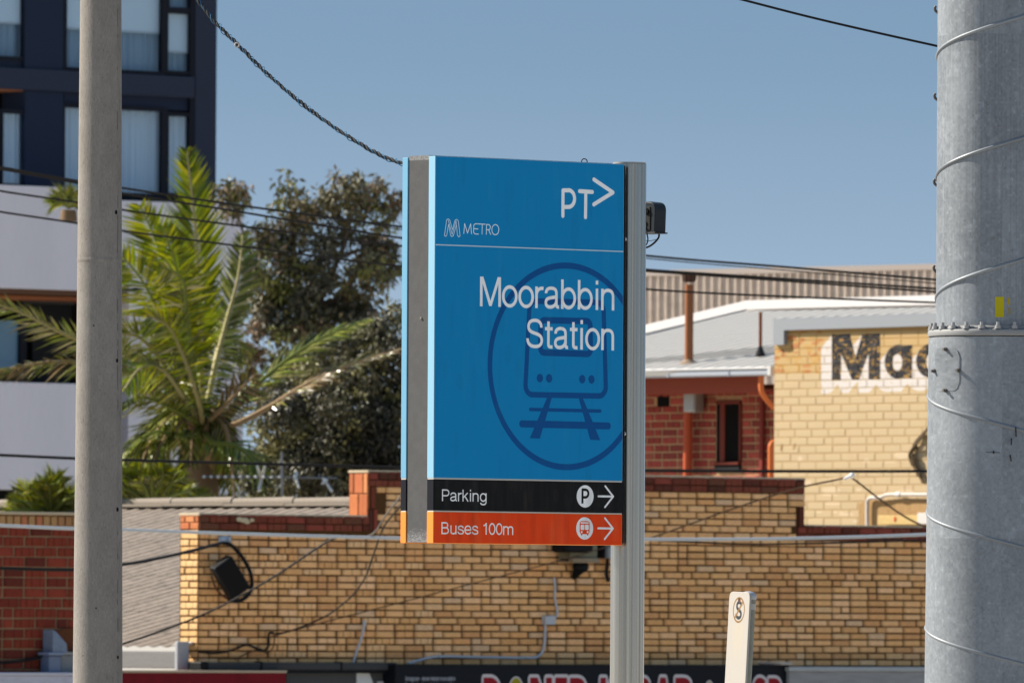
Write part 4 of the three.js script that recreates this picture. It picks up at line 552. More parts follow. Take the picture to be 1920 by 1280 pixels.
crownTree('dark_tree', 'dense dark shaded tree filling the gap behind the parapet and beside the sign', 124, [640, 1000],
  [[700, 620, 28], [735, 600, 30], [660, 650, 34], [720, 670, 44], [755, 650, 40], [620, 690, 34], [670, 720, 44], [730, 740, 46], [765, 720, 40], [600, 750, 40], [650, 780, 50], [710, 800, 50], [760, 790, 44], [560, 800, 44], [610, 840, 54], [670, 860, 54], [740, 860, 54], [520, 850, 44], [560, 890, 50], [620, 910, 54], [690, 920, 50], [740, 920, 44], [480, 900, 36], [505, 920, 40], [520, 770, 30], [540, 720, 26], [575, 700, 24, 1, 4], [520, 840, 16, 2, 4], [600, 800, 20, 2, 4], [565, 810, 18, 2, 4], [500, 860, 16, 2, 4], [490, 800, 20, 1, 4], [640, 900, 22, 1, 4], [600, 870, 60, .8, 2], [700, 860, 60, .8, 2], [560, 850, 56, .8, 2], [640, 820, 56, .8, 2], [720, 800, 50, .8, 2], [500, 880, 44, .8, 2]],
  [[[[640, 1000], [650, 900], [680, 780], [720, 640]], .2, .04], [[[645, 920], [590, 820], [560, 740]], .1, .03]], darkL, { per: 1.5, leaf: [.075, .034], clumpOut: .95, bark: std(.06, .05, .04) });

// ------------------------------------------------------------------ television antenna on the roof
{
  const dist = 110, q = (x, y, dz = 0) => at(x, y, dist + dz), b = q(529, 985), s = thing('tv_antenna', 'thin television antenna with white elements on a grey mast above the ridge', 'antenna', b), ad = (n, g, m) => mesh(n, g.translate(-b.x, -b.y, -b.z), m, s), al = std(.55, .56, .57, { metalness: .5, roughness: .45 });
  ad('mast', rod(q(529, 985), q(528, 848), .013, .013, 8), std(.3, .32, .34, { metalness: .5, roughness: .5 })); ad('boom', rod(q(378, 893.5), q(632, 896), .010, .010, 8), std(.2, .21, .22, { metalness: .5 }));
  for (let i = 0; i < 11; i++) { const x = 382 + i * 13 + i * i * .12, a = q(x, 893.6, -.25), c = q(x, 893.6, .25); ad('element', rod(a, c, .011, .011, 6), al); ad('element_tip', new THREE.SphereGeometry(.016, 8, 6).translate(a.x, a.y, a.z), std(.72, .72, .7)); }
  for (const [x, y0, y1, dx] of [[488, 893, 874, -6], [490, 897, 921, -6], [492, 893, 872, 4], [552, 890, 914, 8], [556, 886, 900, -4], [606, 897, 921, 16], [612, 900, 906, -8]]) ad('reflector_bar', rod(q(x, y0, -.1), q(x + dx, y1, -.3), .016, .014, 7), std(.6, .6, .58));
}

// ------------------------------------------------------------------ overhead wires
function wire(name, label, category, pts, dist, r, m = M.blackRubber, group = { wire: 'overhead wires across the scene', cable: 'cables slung along the shop row' }[category]) { const ext = (p, q, k) => [p[0] + (p[0] - q[0]) * k, p[1] + (p[1] - q[1]) * k, p[2]]; if (pts[0][0] < 0) pts = [ext(pts[0], pts[1], 900 / (pts[1][0] - pts[0][0])), ...pts]; const e = pts.at(-1), e2 = pts.at(-2); if (e[0] > 1900) pts = [...pts, ext(e, e2, 1100 / (e[0] - e2[0]))];
  const w = pts.map(([x, y, d]) => at(x, y, d ?? dist)), o = thing(name, label, category, w[0], 0, group); mesh('conductor', tube(w.map((v) => v.clone().sub(w[0])), r, 90, 6), m, o); return o; }
const darkWire = std(.022, .02, .019, { roughness: .7 });
wire('overhead_wire', 'uppermost of the four thin wires crossing the palm and running on over the warehouse', 'wire', [[-60, 303], [0, 313], [144, 339], [228, 352], [400, 378], [753, 425], [1211, 479], [1480, 501], [1754, 524], [1960, 541]], 88, .0105, darkWire);
wire('overhead_wire', 'second thin wire just under the uppermost one, touching the rusty flue top', 'wire', [[-60, 307], [0, 317], [144, 343], [228, 362], [400, 389], [753, 446], [1211, 505], [1297, 511], [1754, 541], [1960, 556]], 88.5, .0105, darkWire);
wire('overhead_wire', 'third thin wire down, crossing the palm frond below its middle', 'wire', [[-60, 347], [0, 358], [142, 379], [228, 393], [400, 417], [753, 461], [1211, 508], [1297, 514], [1754, 547], [1960, 563]], 89, .010, darkWire);
wire('overhead_wire', 'lowest of the four thin wires over the palm, crossing the rusty flue', 'wire', [[-60, 387], [0, 397], [142, 418], [228, 432], [400, 455], [753, 499], [1211, 542], [1480, 556], [1754, 567], [1960, 574]], 89.5, .010, darkWire);
wire('overhead_wire', 'fine second strand close to the uppermost wire over the warehouse', 'wire', [[700, 421], [753, 430], [1211, 484], [1480, 507], [1754, 531], [1960, 549]], 87.5, .005, darkWire);
wire('black_cable', 'nearly level black cable crossing the palm and the window of the red house', 'cable', [[-60, 851], [0, 853], [135, 859], [228, 862], [400, 867], [750, 876], [1210, 882], [1560, 883.5], [1735, 883], [1960, 881]], 91, .0145);
wire('grey_cable', 'pale grey cable running level across the red shop and the blond wall', 'cable', [[-60, 983], [0, 985], [136, 991], [230, 993], [340, 997], [750, 1009], [1000, 1012], [1210, 1011], [1450, 1010], [1735, 1002], [1960, 990]], 92, .016, std(.42, .46, .5, { roughness: .5 }));
wire('black_cable', 'black cable sagging just under the grey one, right of the sign post', 'cable', [[1190, 1011], [1300, 1016], [1400, 1020], [1500, 1019], [1620, 1016], [1735, 1012], [1960, 1000]], 92.3, .009);
wire('black_cable', 'thick black cable from the left edge up to the blue clamp on the blond wall', 'cable', [[-60, 1062, 92], [0, 1065, 92], [136, 1068, 92.5], [230, 1058, 93.5], [330, 1039, 96], [418, 1017, 98.3]], 92, .016);
wire('thin_cable', 'thin dark cable climbing from bottom left behind the floodlight to the grey cable', 'cable', [[180, 1222, 95], [230, 1207, 95.5], [385, 1150, 97], [490, 1095, 96], [590, 1030, 94], [622, 1011, 92.8], [642, 1004, 92.2]], 93, .0105, darkWire);
wire('thin_cable', 'thin cable dropping from the left side of the sign to the grey cable', 'cable', [[770, 905, 90], [747, 935, 91], [720, 970, 91.5], [695, 1003, 92], [675, 1009, 92]], 92, .0085, std(.14, .13, .12));
wire('thin_cable', 'thin cable sweeping down from behind the sign to the tangle at the wall foot', 'cable', [[770, 925, 91], [745, 955, 92], [718, 990, 93], [700, 1040, 94], [680, 1090, 96], [645, 1130, 97.5], [600, 1160, 98.3], [540, 1184, 98.6], [512, 1188, 98.8]], 93, .008, darkWire);
wire('thin_cable', 'very thin brown cable rising from the tangle under the sign to the meter box', 'cable', [[512, 1192, 98.6], [600, 1168, 98.4], [740, 1132, 98.6], [900, 1090, 98.9], [1030, 1056, 99], [1150, 1022, 99.5]], 98, .005, std(.06, .035, .022));
{
  const o = wire('thin_cable', 'brown cable from the sign post up to the white insulator before the cream wall', 'cable', [[1180, 1022, 94], [1230, 1005, 94], [1400, 945, 94.5], [1500, 914, 94.8], [1570, 899, 95], [1594, 893, 95]], 94, .009, std(.13, .08, .045));
  wire('thin_cable', 'brown cable falling from the white insulator to the steel pole', 'cable', [[1594, 893, 95], [1612, 906, 95], [1645, 932, 95], [1700, 970, 95], [1745, 992, 95], [1800, 1020, 95]], 95, .010, std(.13, .085, .05));
  const a = at(1583, 898, 94.9), b = at(1598, 891.5, 94.9), i = thing('insulator', 'small white insulator at the peak of the brown cable', 'insulator', a); mesh('porcelain', rod(V(0, 0, 0), b.clone().sub(a), .014, .022, 10), std(.8, .78, .75, { roughness: .3 }), i); mesh('knob', new THREE.SphereGeometry(.026, 10, 8).translate(b.x - a.x, b.y - a.y, b.z - a.z), std(.8, .78, .75, { roughness: .3 }), i);
}
{
  // twisted service cable running in behind the sign
  const pts = [[330, -50], [370, 0], [400, 38], [450, 88], [490, 128], [530, 164], [575, 201], [620, 234], [660, 260], [700, 284], [730, 298], [757, 307], [800, 322], [860, 340]].map(([x, y]) => at(x, y, 47 - (x - 330) / 530)), c = new THREE.CatmullRomCurve3(pts), o = thing('twisted_cable', 'twisted black and blue service cable sagging from top left to behind the sign', 'cable', pts[1]);
  const mats = [std(.05, .052, .055), std(.035, .037, .042), std(.06, .16, .26)]; const n = 420, turns = 24;
  for (let k = 0; k < 3; k++) { const w = []; for (let i = 0; i <= n; i++) { const t = i / n, p = c.getPointAt(t), a = t * turns * 6.2832 + k * 2.094, rad = .0046 + (k === 2 ? .004 * (1 + Math.sin(t * 41)) : .0012 * Math.sin(t * 27 + k)); const tg = c.getTangentAt(t), u = V().crossVectors(tg, D).normalize(), v2 = V().crossVectors(tg, u); w.push(p.addScaledVector(u, rad * Math.cos(a)).addScaledVector(v2, rad * Math.sin(a)).sub(pts[1])); } mesh('strand', tube(w, k === 2 ? .0020 : .0050, n * 2, 6), mats[k], o); }
  const p0 = at(444, 84, 46.7).sub(pts[1]); mesh('cable_tie', new THREE.TorusGeometry(.0095, .003, 6, 12).translate(p0.x, p0.y, p0.z), std(.4, .38, .35), o);
  wire('black_cable', 'black cable entering top right and ending at the big steel pole', 'cable', [[1360, -9], [1395, 0], [1520, 32], [1640, 60], [1757, 86], [1810, 98]], 43.6, .0054);
}

// ------------------------------------------------------------------ concrete pole, left
const ringGeo = (rows, n, closeTop = false) => { // rows: [x, y, z, radius, v]
  const pos = [], uv = [], idx = []; rows.forEach(([x, y, z, r, v]) => { for (let i = 0; i <= n; i++) { const a = i / n * Math.PI * 2; pos.push(x + r * Math.sin(a), y, z + r * Math.cos(a)); uv.push(i / n, v); } });
  for (let j = 0; j < rows.length - 1; j++) for (let i = 0; i < n; i++) { const a = j * (n + 1) + i, b = a + n + 1; idx.push(a, a + 1, b, a + 1, b + 1, b); }
  const g = new THREE.BufferGeometry(); g.setAttribute('position', new THREE.Float32BufferAttribute(pos, 3)); g.setAttribute('uv', new THREE.Float32BufferAttribute(uv, 2)); g.setIndex(idx); g.computeVertexNormals(); return g;
};
{
  const dist = 41, m = dist / FPX, top = at(187, 0, dist), bot = at(182.3, 1280, dist), ground = EYE - 1.65, o = thing('concrete_pole', 'round grey concrete power pole standing left of the sign', 'pole', V(bot.x, ground, bot.z));
  const lerpAt = (y) => { const t = (y - bot.y) / (top.y - bot.y); return { x: bot.x + (top.x - bot.x) * t, r: (46.7 + (38.9 - 46.7) * t) * m }; };
  const map = dataTex(512, 1024, (u, v) => {
    let k = .215 + .03 * (N64(u * 12, v * 60) - .5) + .04 * (N256(u * 128, v * 256) - .5) + .02 * (N128(u * 9, v * 8) - .5);
    const pit = N256(u * 256 + 11, v * 256 * 2 + 5); if (pit > .94) k *= .55; if (N256(u * 256 + 91, v * 512 + 45) > .95) k *= 1.35;
    const stain = Math.exp(-Math.pow((u - .155 - .003 * Math.sin(v * 90)) / .005, 2)) * (N128(7, v * 128) > .55 ? .75 : .12) * (N64(3, v * 20) > .35 ? 1 : .2), side = Math.exp(-Math.pow((u - .19) / .035, 2)) * .16 * N128(u * 128, v * 128) * 1.5;
    k *= 1 - .75 * stain - side; return [k * 1.03, k * .95, k * .86];
  });
  const bump = dataTex(512, 1024, (u, v) => { const p = N256(u * 256 + 11, v * 512 + 5); const k = .5 + .3 * (N256(u * 256, v * 512) - .5) - (p > .92 ? .4 : 0); return [k, k, k]; }, true);
  const rows = []; for (let i = 0; i <= 60; i++) { const y = ground - .3 + (9.6 - ground) * i / 60, { x, r } = lerpAt(y); rows.push([x - bot.x, y - ground, 0, r, (y - ground) / 3.2]); }
  const cm = std(1, 1, 1, { map, bumpMap: bump, bumpScale: .0018, roughness: .9 }); const sh = mesh('shaft', ringGeo(rows, 64), cm, o);
  // the faint cast joint at mid height and the small drain holes up its right side
  const y0 = at(184, 487, dist).y, j = lerpAt(y0); mesh('cast_joint', ringGeo([-.012, -.004, .004, .012].map((d, i) => [j.x - bot.x, y0 - ground + d, 0, j.r + (i === 1 || i === 2 ? .0016 : -.001), .1]), 64), cm, o);
  for (const [px, py, r] of [[217, 398, .0062], [219, 676, .006], [220, 955, .0062], [221, 1232, .005], [176, 611, .0025], [181, 1140, .0025]]) { const p = at(px, py, dist), e = lerpAt(p.y), dx = p.x - e.x, dz = Math.sqrt(Math.max(0, e.r * e.r - dx * dx)), a = Math.atan2(dx, dz); const h = mesh('drain_hole', new THREE.CylinderGeometry(r, r, .006, 14).rotateX(Math.PI / 2).scale(1, 1.35, 1), M.darkHole, o); h.position.set(e.x - bot.x + (e.r - .0015) * Math.sin(a), p.y - ground, (e.r - .0015) * Math.cos(a)); h.rotation.y = a; }
}

// ------------------------------------------------------------------ big galvanised steel pole, right
{
  const dist = 42.5, m = dist / FPX, ground = EYE - 1.65, RU = 117 * m, RL0 = 132 * m, RL1 = 139 * m;
  const ax = at(1758.5 + 117, 300, dist), o = thing('steel_pole', 'massive galvanised steel pole with bolted flange at the right edge', 'pole', V(ax.x, ground, ax.z)); const lean = Math.atan(.0055 * .6); o.rotation.z = -lean * 0;
  const spangle = (cx, cy) => dataTex(1024, 1024, (u, v) => {
    const a = N256(u * 110 + cx, v * 110 + cy), b = N256(u * 240 + 31, v * 240), c = N64(u * 10, v * 10 + cy), st = N256(u * 256, v * 4 + cx), lo = N64(u * 5, v * 3);
    let k = .215 + .05 * (a > .62 ? (a - .62) * 2.4 : 0) + .05 * (b - .5) + .05 * (c - .5) + (cx ? .01 : .045) * (st - .5) + .04 * (lo - .5); if (b > .93 && a > .5) k += .06; if (b < .05) k -= .04; if (c < .22 && lo > .55) k *= .93; return [k * .92, k * 1.02, k * 1.13];
  });
  const rough = dataTex(512, 512, (u, v) => { const k = .52 + .25 * (N128(u * 90, v * 90) - .5) + .12 * (N64(u * 10, v * 10) - .5); return [k, k, k]; }, true);
  const mk = (cx, cy, k = 1) => std(k, k, k, { map: spangle(cx, cy), roughnessMap: rough, roughness: 1, metalness: .2 });
  const gm = mk(0, 0), gl = mk(40, 17, 1.0);
  const yF = at(1740, 632, dist).y - ground, yT = at(1740, 619, dist).y - ground, xAt = (y) => .0033 * 0 * y, ring = (y, r, v) => [0, y, 0, r, v];
  const yTop = 8.2; const up = []; for (let i = 0; i <= 24; i++) { const y = yT - .002 + (yTop - yT) * i / 24; up.push(ring(y, RU + (118.5 - 117) * m * (1 - i / 12), y / 2)); }
  const lo = []; for (let i = 0; i <= 24; i++) { const y = (yF - .003) * i / 24 - .3 * (1 - i / 24); lo.push(ring(y, RL1 + (RL0 - RL1) * i / 24 + .008 * (1 - i / 24), y / 2)); }
  mesh('upper_shaft', ringGeo(up, 128), gm, o); mesh('lower_shaft', ringGeo(lo, 128), gl, o);
  const RF = RL0 + 1.5 * m; const fl = mesh('flange', new THREE.LatheGeometry([[RU - .02, yT - .001], [RF - .004, yT - .001], [RF, yT - .006], [RF, yF + .004], [RF - .004, yF], [RU - .02, yF]].map(([x, y]) => new THREE.Vector2(x, y)), 128), std(.26, .265, .27, { metalness: .2, roughness: .6, map: rep(grimeTex, 8, 1) }), o);
  mesh('flange_weld', new THREE.TorusGeometry(RU + .004, .011, 8, 96).rotateX(Math.PI / 2).translate(0, yT + .003, 0), std(.24, .235, .23, { metalness: .1, roughness: .7 }), o);
  const boltM = std(.34, .34, .34, { metalness: .4, roughness: .5 });
  for (let i = 0; i < 26; i++) { const a = -Math.PI / 2 + (i + .25) * Math.PI * 2 / 26, rb = (RU + RF) / 2 + .004, b = mesh('flange_bolt', mergeGeometries([new THREE.CylinderGeometry(.0135, .0135, .012, 6).translate(0, .008, 0), new THREE.CylinderGeometry(.0075, .0075, .018, 10).translate(0, .018, 0), new THREE.CylinderGeometry(.016, .016, .003, 14).translate(0, .0015, 0)]), boltM, o); b.position.set(rb * Math.sin(a), yT, rb * Math.cos(a)); b.rotation.y = rnd() * 3; }
  // spiral weld seams: raised where the pipe was wound
  const seam = (r, r2, y0, y1, pitch, phase, dir) => { const w = [], n = Math.round((y1 - y0) / pitch * 90); for (let i = 0; i <= n; i++) { const y = y0 + (y1 - y0) * i / n, a = phase + dir * (y - y0) / pitch * Math.PI * 2, rad = r + (r2 - r) * (y - y0) / (y1 - y0) - .0012; w.push(V(rad * Math.sin(a), y, rad * Math.cos(a))); } return tube(w, .0078, n * 2, 8); };
  const yS = at(1758, 558, dist).y - ground; mesh('weld_seam', seam(RU + 1.4 * m, RU - .5 * m, yS - 20 * m, yTop, 227 * m, -Math.PI / 2 - 20 / 227 * 6.2832, 1), gm, o);
  const yS2 = at(1740, 744, dist).y - ground; mesh('weld_seam', seam(RL1 + .0, RL0, 0, yF - .01, 217 * m, -Math.PI / 2 + (yS2) / (217 * m) * 6.2832, -1), gl, o);
  // inspection hatch: curved plate, four studs
  const hat = (x) => Math.asin(Math.max(-1, (x - (1758.5 + 117)) / 133.5)), a0 = hat(1753), a1 = hat(1797), yh0 = at(1775, 735, dist).y - ground, yh1 = at(1775, 655, dist).y - ground, HR = RL0 + .0026;
  { const hs = new THREE.Shape(), w = (a1 - a0) * HR, h = yh1 - yh0, r = .035; hs.moveTo(r, 0); hs.lineTo(w - r, 0); hs.quadraticCurveTo(w, 0, w, r); hs.lineTo(w, h - r); hs.quadraticCurveTo(w, h, w - r, h); hs.lineTo(r, h); hs.quadraticCurveTo(0, h, 0, h - r); hs.lineTo(0, r); hs.quadraticCurveTo(0, 0, r, 0);
    const slices = []; const n = 14; for (let i = 0; i < n; i++) { // bend in strips so that the plate follows the shaft
      const p = hs.getPoints(8).map((v) => v); const xa = w * i / n, xb = w * (i + 1) / n, yr = (x) => { let mn = 0, mx = h; if (x < r) { const k = r - Math.sqrt(Math.max(0, r * r - (r - x) * (r - x))); mn = k; mx = h - k; } else if (x > w - r) { const k = r - Math.sqrt(Math.max(0, r * r - (x - w + r) * (x - w + r))); mn = k; mx = h - k; } return [mn, mx]; };
      const pos = [], P = (x, y, d) => { const a = a0 + x / HR; return [(HR + d) * Math.sin(a), yh0 + y, (HR + d) * Math.cos(a)]; }, Q = (a, b, c, d) => pos.push(...a, ...b, ...c, ...a, ...c, ...d); const [la, ha] = yr(xa), [lb, hb] = yr(xb);
      Q(P(xa, la, .0007), P(xb, lb, .0007), P(xb, hb, .0007), P(xa, ha, .0007)); Q(P(xa, la, -.01), P(xb, lb, -.01), P(xb, lb, .0007), P(xa, la, .0007)); Q(P(xa, ha, .0007), P(xb, hb, .0007), P(xb, hb, -.01), P(xa, ha, -.01)); if (i === 0) Q(P(xa, la, -.01), P(xa, la, .0007), P(xa, ha, .0007), P(xa, ha, -.01)); if (i === n - 1) Q(P(xb, lb, .0007), P(xb, lb, -.01), P(xb, hb, -.01), P(xb, hb, .0007));
      const g = new THREE.BufferGeometry(); g.setAttribute('position', new THREE.Float32BufferAttribute(pos, 3)); const uv = new Float32Array(pos.length / 3 * 2); for (let k = 0; k < uv.length / 2; k++) { uv[2 * k] = .3 + pos[3 * k] * .4; uv[2 * k + 1] = pos[3 * k + 1] / 2; } g.setAttribute('uv', new THREE.BufferAttribute(uv, 2)); g.computeVertexNormals(); slices.push(g); }
    const plate = mesh('inspection_hatch', mergeGeometries(slices), gl, o);
    for (const [px, py] of [[1773, 657], [1753.5, 697], [1796, 697], [1773, 734]]) { const a = hat(px), y = at(px, py, dist).y - ground, g = mergeGeometries([new THREE.CylinderGeometry(.0055, .0055, .018, 10).rotateX(Math.PI / 2).translate(0, 0, .009), new THREE.CylinderGeometry(.0085, .0085, .007, 6).rotateX(Math.PI / 2).translate(0, 0, .0045)]); const st = mesh('hatch_stud', g, std(.12, .11, .10, { metalness: .4, roughness: .6 }), plate); st.position.set(HR * Math.sin(a), y, HR * Math.cos(a)); st.rotation.y = a; } }
  // climbing hooks on the left flank
  const hookM = std(.09, .085, .08, { metalness: .4, roughness: .6 });
  for (const py of [16, 180, 341, 503]) { const y = at(1752, py, dist).y - ground, r0 = RU - .004, hk = mesh('step_hook', tube([V(0, -.014, 0), V(-.008, -.012, 0), V(-.016, -.004, 0), V(-.0175, .006, 0), V(-.014, .013, 0)], .0055, 14, 8), hookM, o); hk.position.set(-r0 * Math.cos(.12), y, -r0 * Math.sin(.12)); }
  // yellow marker sticker and paint smear near it
  const patch = (x0, y0, x1, y1, r, mt, name) => { const A0 = Math.asin((x0 - 1875.5) / 117), A1 = Math.asin((x1 - 1875.5) / 117), ya = at(x0, y1, dist).y - ground, yb = at(x0, y0, dist).y - ground; return mesh(name, new THREE.CylinderGeometry(r, r, yb - ya, 10, 1, true, A0, A1 - A0).translate(0, (ya + yb) / 2, 0), mt, o); };
  const yel = std(.42, .36, .01, { roughness: .6, side: THREE.DoubleSide }); patch(1863, 560, 1879, 598, RU + .0035, yel, 'yellow_sticker'); patch(1885.5, 562, 1890, 575, RU + .0035, std(.34, .27, .03, { side: THREE.DoubleSide }), 'yellow_scrap'); patch(1887, 580, 1891, 592, RU + .0035, std(.25, .21, .08, { side: THREE.DoubleSide }), 'yellow_scrap');
  // wire ties left on the shaded side of the lower shaft
  const tieM = std(.02, .021, .024), H2 = (px, py) => { const a = Math.asin((px - 1875.5) / 136), y = at(px, py, dist).y - ground, r = RL0 + 4.5 * m; return V(r * Math.sin(a), y, r * Math.cos(a)); };
  for (const [x0, y0, x1, y1] of [[1846, 850, 1872, 851], [1893, 824, 1893, 837], [1901, 803, 1902, 821], [1891, 855, 1893, 867]]) { const pts = []; for (let i = 0; i <= 6; i++) pts.push(H2(x0 + (x1 - x0) * i / 6, y0 + (y1 - y0) * i / 6)); mesh('wire_tie', tube(pts, x0 === x1 || Math.abs(x1 - x0) < 4 ? .0022 : .0011, 12, 5), tieM, o); }
  const kn = H2(1860, 850); mesh('tie_clip', new THREE.SphereGeometry(.005, 10, 8).scale(.8, 1.3, .6).translate(kn.x, kn.y, kn.z), tieM, o);
}

// ------------------------------------------------------------------ the station sign
const FS = frameAt(at(814, 655, 44.15), 42);
{
  const q = (x, y, z = 0) => FS.hit(x, y, 'z', z), xl = 0, xr = q(1168.5, 655).x, yT = q(816, 292).y, yB = q(812, 1018).y, ground = EYE - 1.65;
  const pc = q(1176.5, 1100, -.1);
  const s = site('station_sign', 'tall blue double-sided railway station sign with black and orange direction panels on an aluminium post', 'sign', FS, V(pc.x, ground, -.1));
  const wd = xr - xl, yK = q(812, 898).y, yO = q(812, 959).y, gap = .005;
  const A = (px, py) => { const h = q(px, py); return [(h.x - xl) / wd, (yT - h.y)]; };     // position on the face: fraction across, metres down
  const white = css(.90, .90, .90), deep = css(.0005, .078, .27);
  // letters drawn as strokes of even width, as on the sign (units: cap height 100)
  const GL = {
    M: [92, 'M8,0V-100M84,0V-100M11,-99L46,-4L81,-99'], o: [68, 'M7,-36.5a27,32 0 1 0 54,0a27,32 0 1 0 -54,0'], r: [40, 'M9,0V-73M9,-42C9,-60 20,-69 38,-67'], a: [68, 'M9,-51C9,-64 18,-69 30,-69C46,-69 52,-63 52,-52V-16C52,-7 56,-5 63,-6M52,-41C42,-35 8,-41 8,-20C8,-10 15,-5 25,-5C40,-5 52,-14 52,-28'],
    b: [70, 'M9,0V-100M9,-36.5a26,31.5 0 1 0 52,0a26,31.5 0 1 0 -52,0'], i: [28, 'M14,0V-73M14,-86V-100'], n: [66, 'M9,0V-73M9,-42C9,-60 20,-68 32,-68C48,-68 54,-59 54,-46V0'], S: [80, 'M67,-70C67,-88 54,-94 39,-94C22,-94 12,-86 12,-73C12,-57 26,-54 41,-50C59,-46 69,-41 69,-27C69,-12 57,-6 41,-6C21,-6 8,-14 8,-33'],
    t: [40, 'M18,-92V-17C18,-7 22,-5 36,-6M3,-67H36'], P: [76, 'M10,0V-100M10,-94H44C74,-94 74,-46 44,-46H10'], k: [62, 'M9,0V-100M51,-73L10,-30M25,-45L55,0'], g: [70, 'M9,-36.5a25.5,31.5 0 1 0 51,0a25.5,31.5 0 1 0 -51,0M60,-73V0C60,18 50,24 34,24C21,24 12,19 11,8'], B: [82, 'M10,0V-100M10,-94H42C68,-94 68,-53 42,-53H10M42,-53C76,-53 76,-6 44,-6H10'],
    u: [66, 'M9,-73V-26C9,-10 17,-5 30,-5C44,-5 54,-14 54,-30M54,-73V0'], s: [62, 'M53,-52C52,-64 43,-68.5 31,-68.5C18,-68.5 10,-62 10,-53C10,-42 21,-40 32,-37.5C46,-34 55,-31 55,-20C55,-9 45,-5 33,-5C18,-5 8,-10 7,-23'], e: [68, 'M8,-37H60C60,-58 50,-69 34,-69C18,-69 7,-56 7,-36.5C7,-17 18,-5 35,-5C48,-5 57,-11 60,-22'],
    1: [58, 'M36,0V-98M11,-76C26,-77 35,-84 36,-98'], 0: [64, 'M7,-48a25,43.5 0 1 0 50,0a25,43.5 0 1 0 -50,0'], m: [100, 'M9,0V-73M9,-42C9,-60 18,-68 30,-68C44,-68 50,-60 50,-48V0M50,-42C50,-60 60,-68 71,-68C85,-68 91,-60 91,-48V0'], ' ': [34, ''],
  };
  const panelTex = (y0, y1, bg, draw) => { const h = y0 - y1, CW = 1280, CH = Math.round(1280 * h / wd), k = CW / wd; return canvasTex(CW, CH, (g) => { g.fillStyle = bg; g.fillRect(0, 0, CW, CH); const P = (x, y) => { const [u, d] = A(x, y); return [u * CW, (d - (yT - y0)) * k]; };
    const path = (pts, lw, col, cap = 'round', close = false) => { g.strokeStyle = col; g.lineWidth = lw * k; g.lineCap = cap; g.lineJoin = 'round'; g.beginPath(); pts.forEach((p, i) => (i ? g.lineTo(...P(...p)) : g.moveTo(...P(...p)))); if (close) g.closePath(); g.stroke(); };
    const text = (str, x0, x1, yBase, cap, w, xs) => { let adv = 0; for (const ch of str) adv += GL[ch][0]; const [ax, ay] = P(x0, yBase), [bx] = P(x1, yBase), [, cy] = P(x0, yBase - cap), sy = (ay - cy) / 100, sx = (bx - ax) / (adv - 14); let cx = ax - 4 * sx; for (const ch of str) { const tr = new DOMMatrix([sx, 0, 0, sy, cx, ay]), p = new Path2D(); p.addPath(new Path2D(GL[ch][1]), tr); g.strokeStyle = white; g.lineWidth = w * sy; g.lineCap = 'butt'; g.lineJoin = 'bevel'; g.stroke(p); cx += GL[ch][0] * sx; } };
    draw({ g, P, path, text, k, CW, CH }); for (let i = 0; i < 160; i++) { g.globalAlpha = rr(.012, .04); g.fillStyle = rnd() < .6 ? css(.5, .48, .44) : css(.02, .02, .02); g.beginPath(); g.ellipse(rr(0, CW), rr(0, CH), rr(2, 26), rr(10, 160), rr(-.05, .05), 0, 7); g.fill(); } for (let i = 0; i < 22; i++) { g.globalAlpha = rr(.05, .16); g.strokeStyle = css(.5, .5, .5); g.lineWidth = rr(.6, 1.4); const x = rr(0, CW), y = rr(0, CH); g.beginPath(); g.moveTo(x, y); g.lineTo(x + rr(-40, 40), y + rr(-50, 50)); g.stroke(); } g.globalAlpha = 1; }); };
  const mm = 1 / 1000;
  const blueTex = panelTex(yT, yK + gap, css(.0005, .225, .50), ({ g, P, path, text, k, CW, CH }) => {
    // train symbol in a ring, darker blue, cut off at the panel edge
    const [cx, cy] = P(1062, 687), [ex] = P(1207, 687), [, ey] = P(1062, 497.5), lw = 26 * mm * k; g.strokeStyle = deep; g.lineWidth = lw; g.beginPath(); g.ellipse(cx, cy, ex - cx - lw * .3, cy - ey, 0, 0, 7); g.stroke();
    const rr2 = (pts, r) => { g.beginPath(); const n = pts.length, c = pts.map((p) => P(...p)); for (let i = 0; i < n; i++) { const a = c[i], b = c[(i + 1) % n], m = [(a[0] + b[0]) / 2, (a[1] + b[1]) / 2]; if (i === 0) g.moveTo((c[n - 1][0] + a[0]) / 2, (c[n - 1][1] + a[1]) / 2); g.arcTo(a[0], a[1], m[0], m[1], r * k); g.lineTo(...m); } g.closePath(); };
    rr2([[993, 564], [1132, 567], [1137, 743], [984, 740]], .04); g.lineWidth = 24 * mm * k; g.stroke();
    rr2([[1014, 600], [1107, 602], [1108, 664], [1013, 661]], .02); g.lineWidth = 27 * mm * k; g.stroke();
    g.fillStyle = deep; for (const [x, y] of [[1012, 709], [1029.5, 709.5], [1092, 711], [1109.5, 711.5]]) { const [a, b] = P(x, y); g.beginPath(); g.arc(a, b, 18 * mm * k, 0, 7); g.fill(); }
    const poly = (pts) => { g.beginPath(); pts.forEach((p, i) => (i ? g.lineTo(...P(...p)) : g.moveTo(...P(...p)))); g.closePath(); g.fill(); };
    poly([[1026, 745], [1035, 745], [1012, 823], [993, 822]]); poly([[1085, 746], [1093, 746], [1126, 826], [1107, 825]]); path([[994, 768], [1126, 771]], 15 * mm, deep); path([[978, 795], [1141, 799]], 30 * mm, deep);
    path([[800, 457.6], [1172, 471.2]], 4.6 * mm, css(.55, .62, .68), 'butt');
    text('Moorabbin', 899.5, 1151, 574, 56, 11.8); text('Station', 987, 1150.5, 652.5, 56, 11.8);
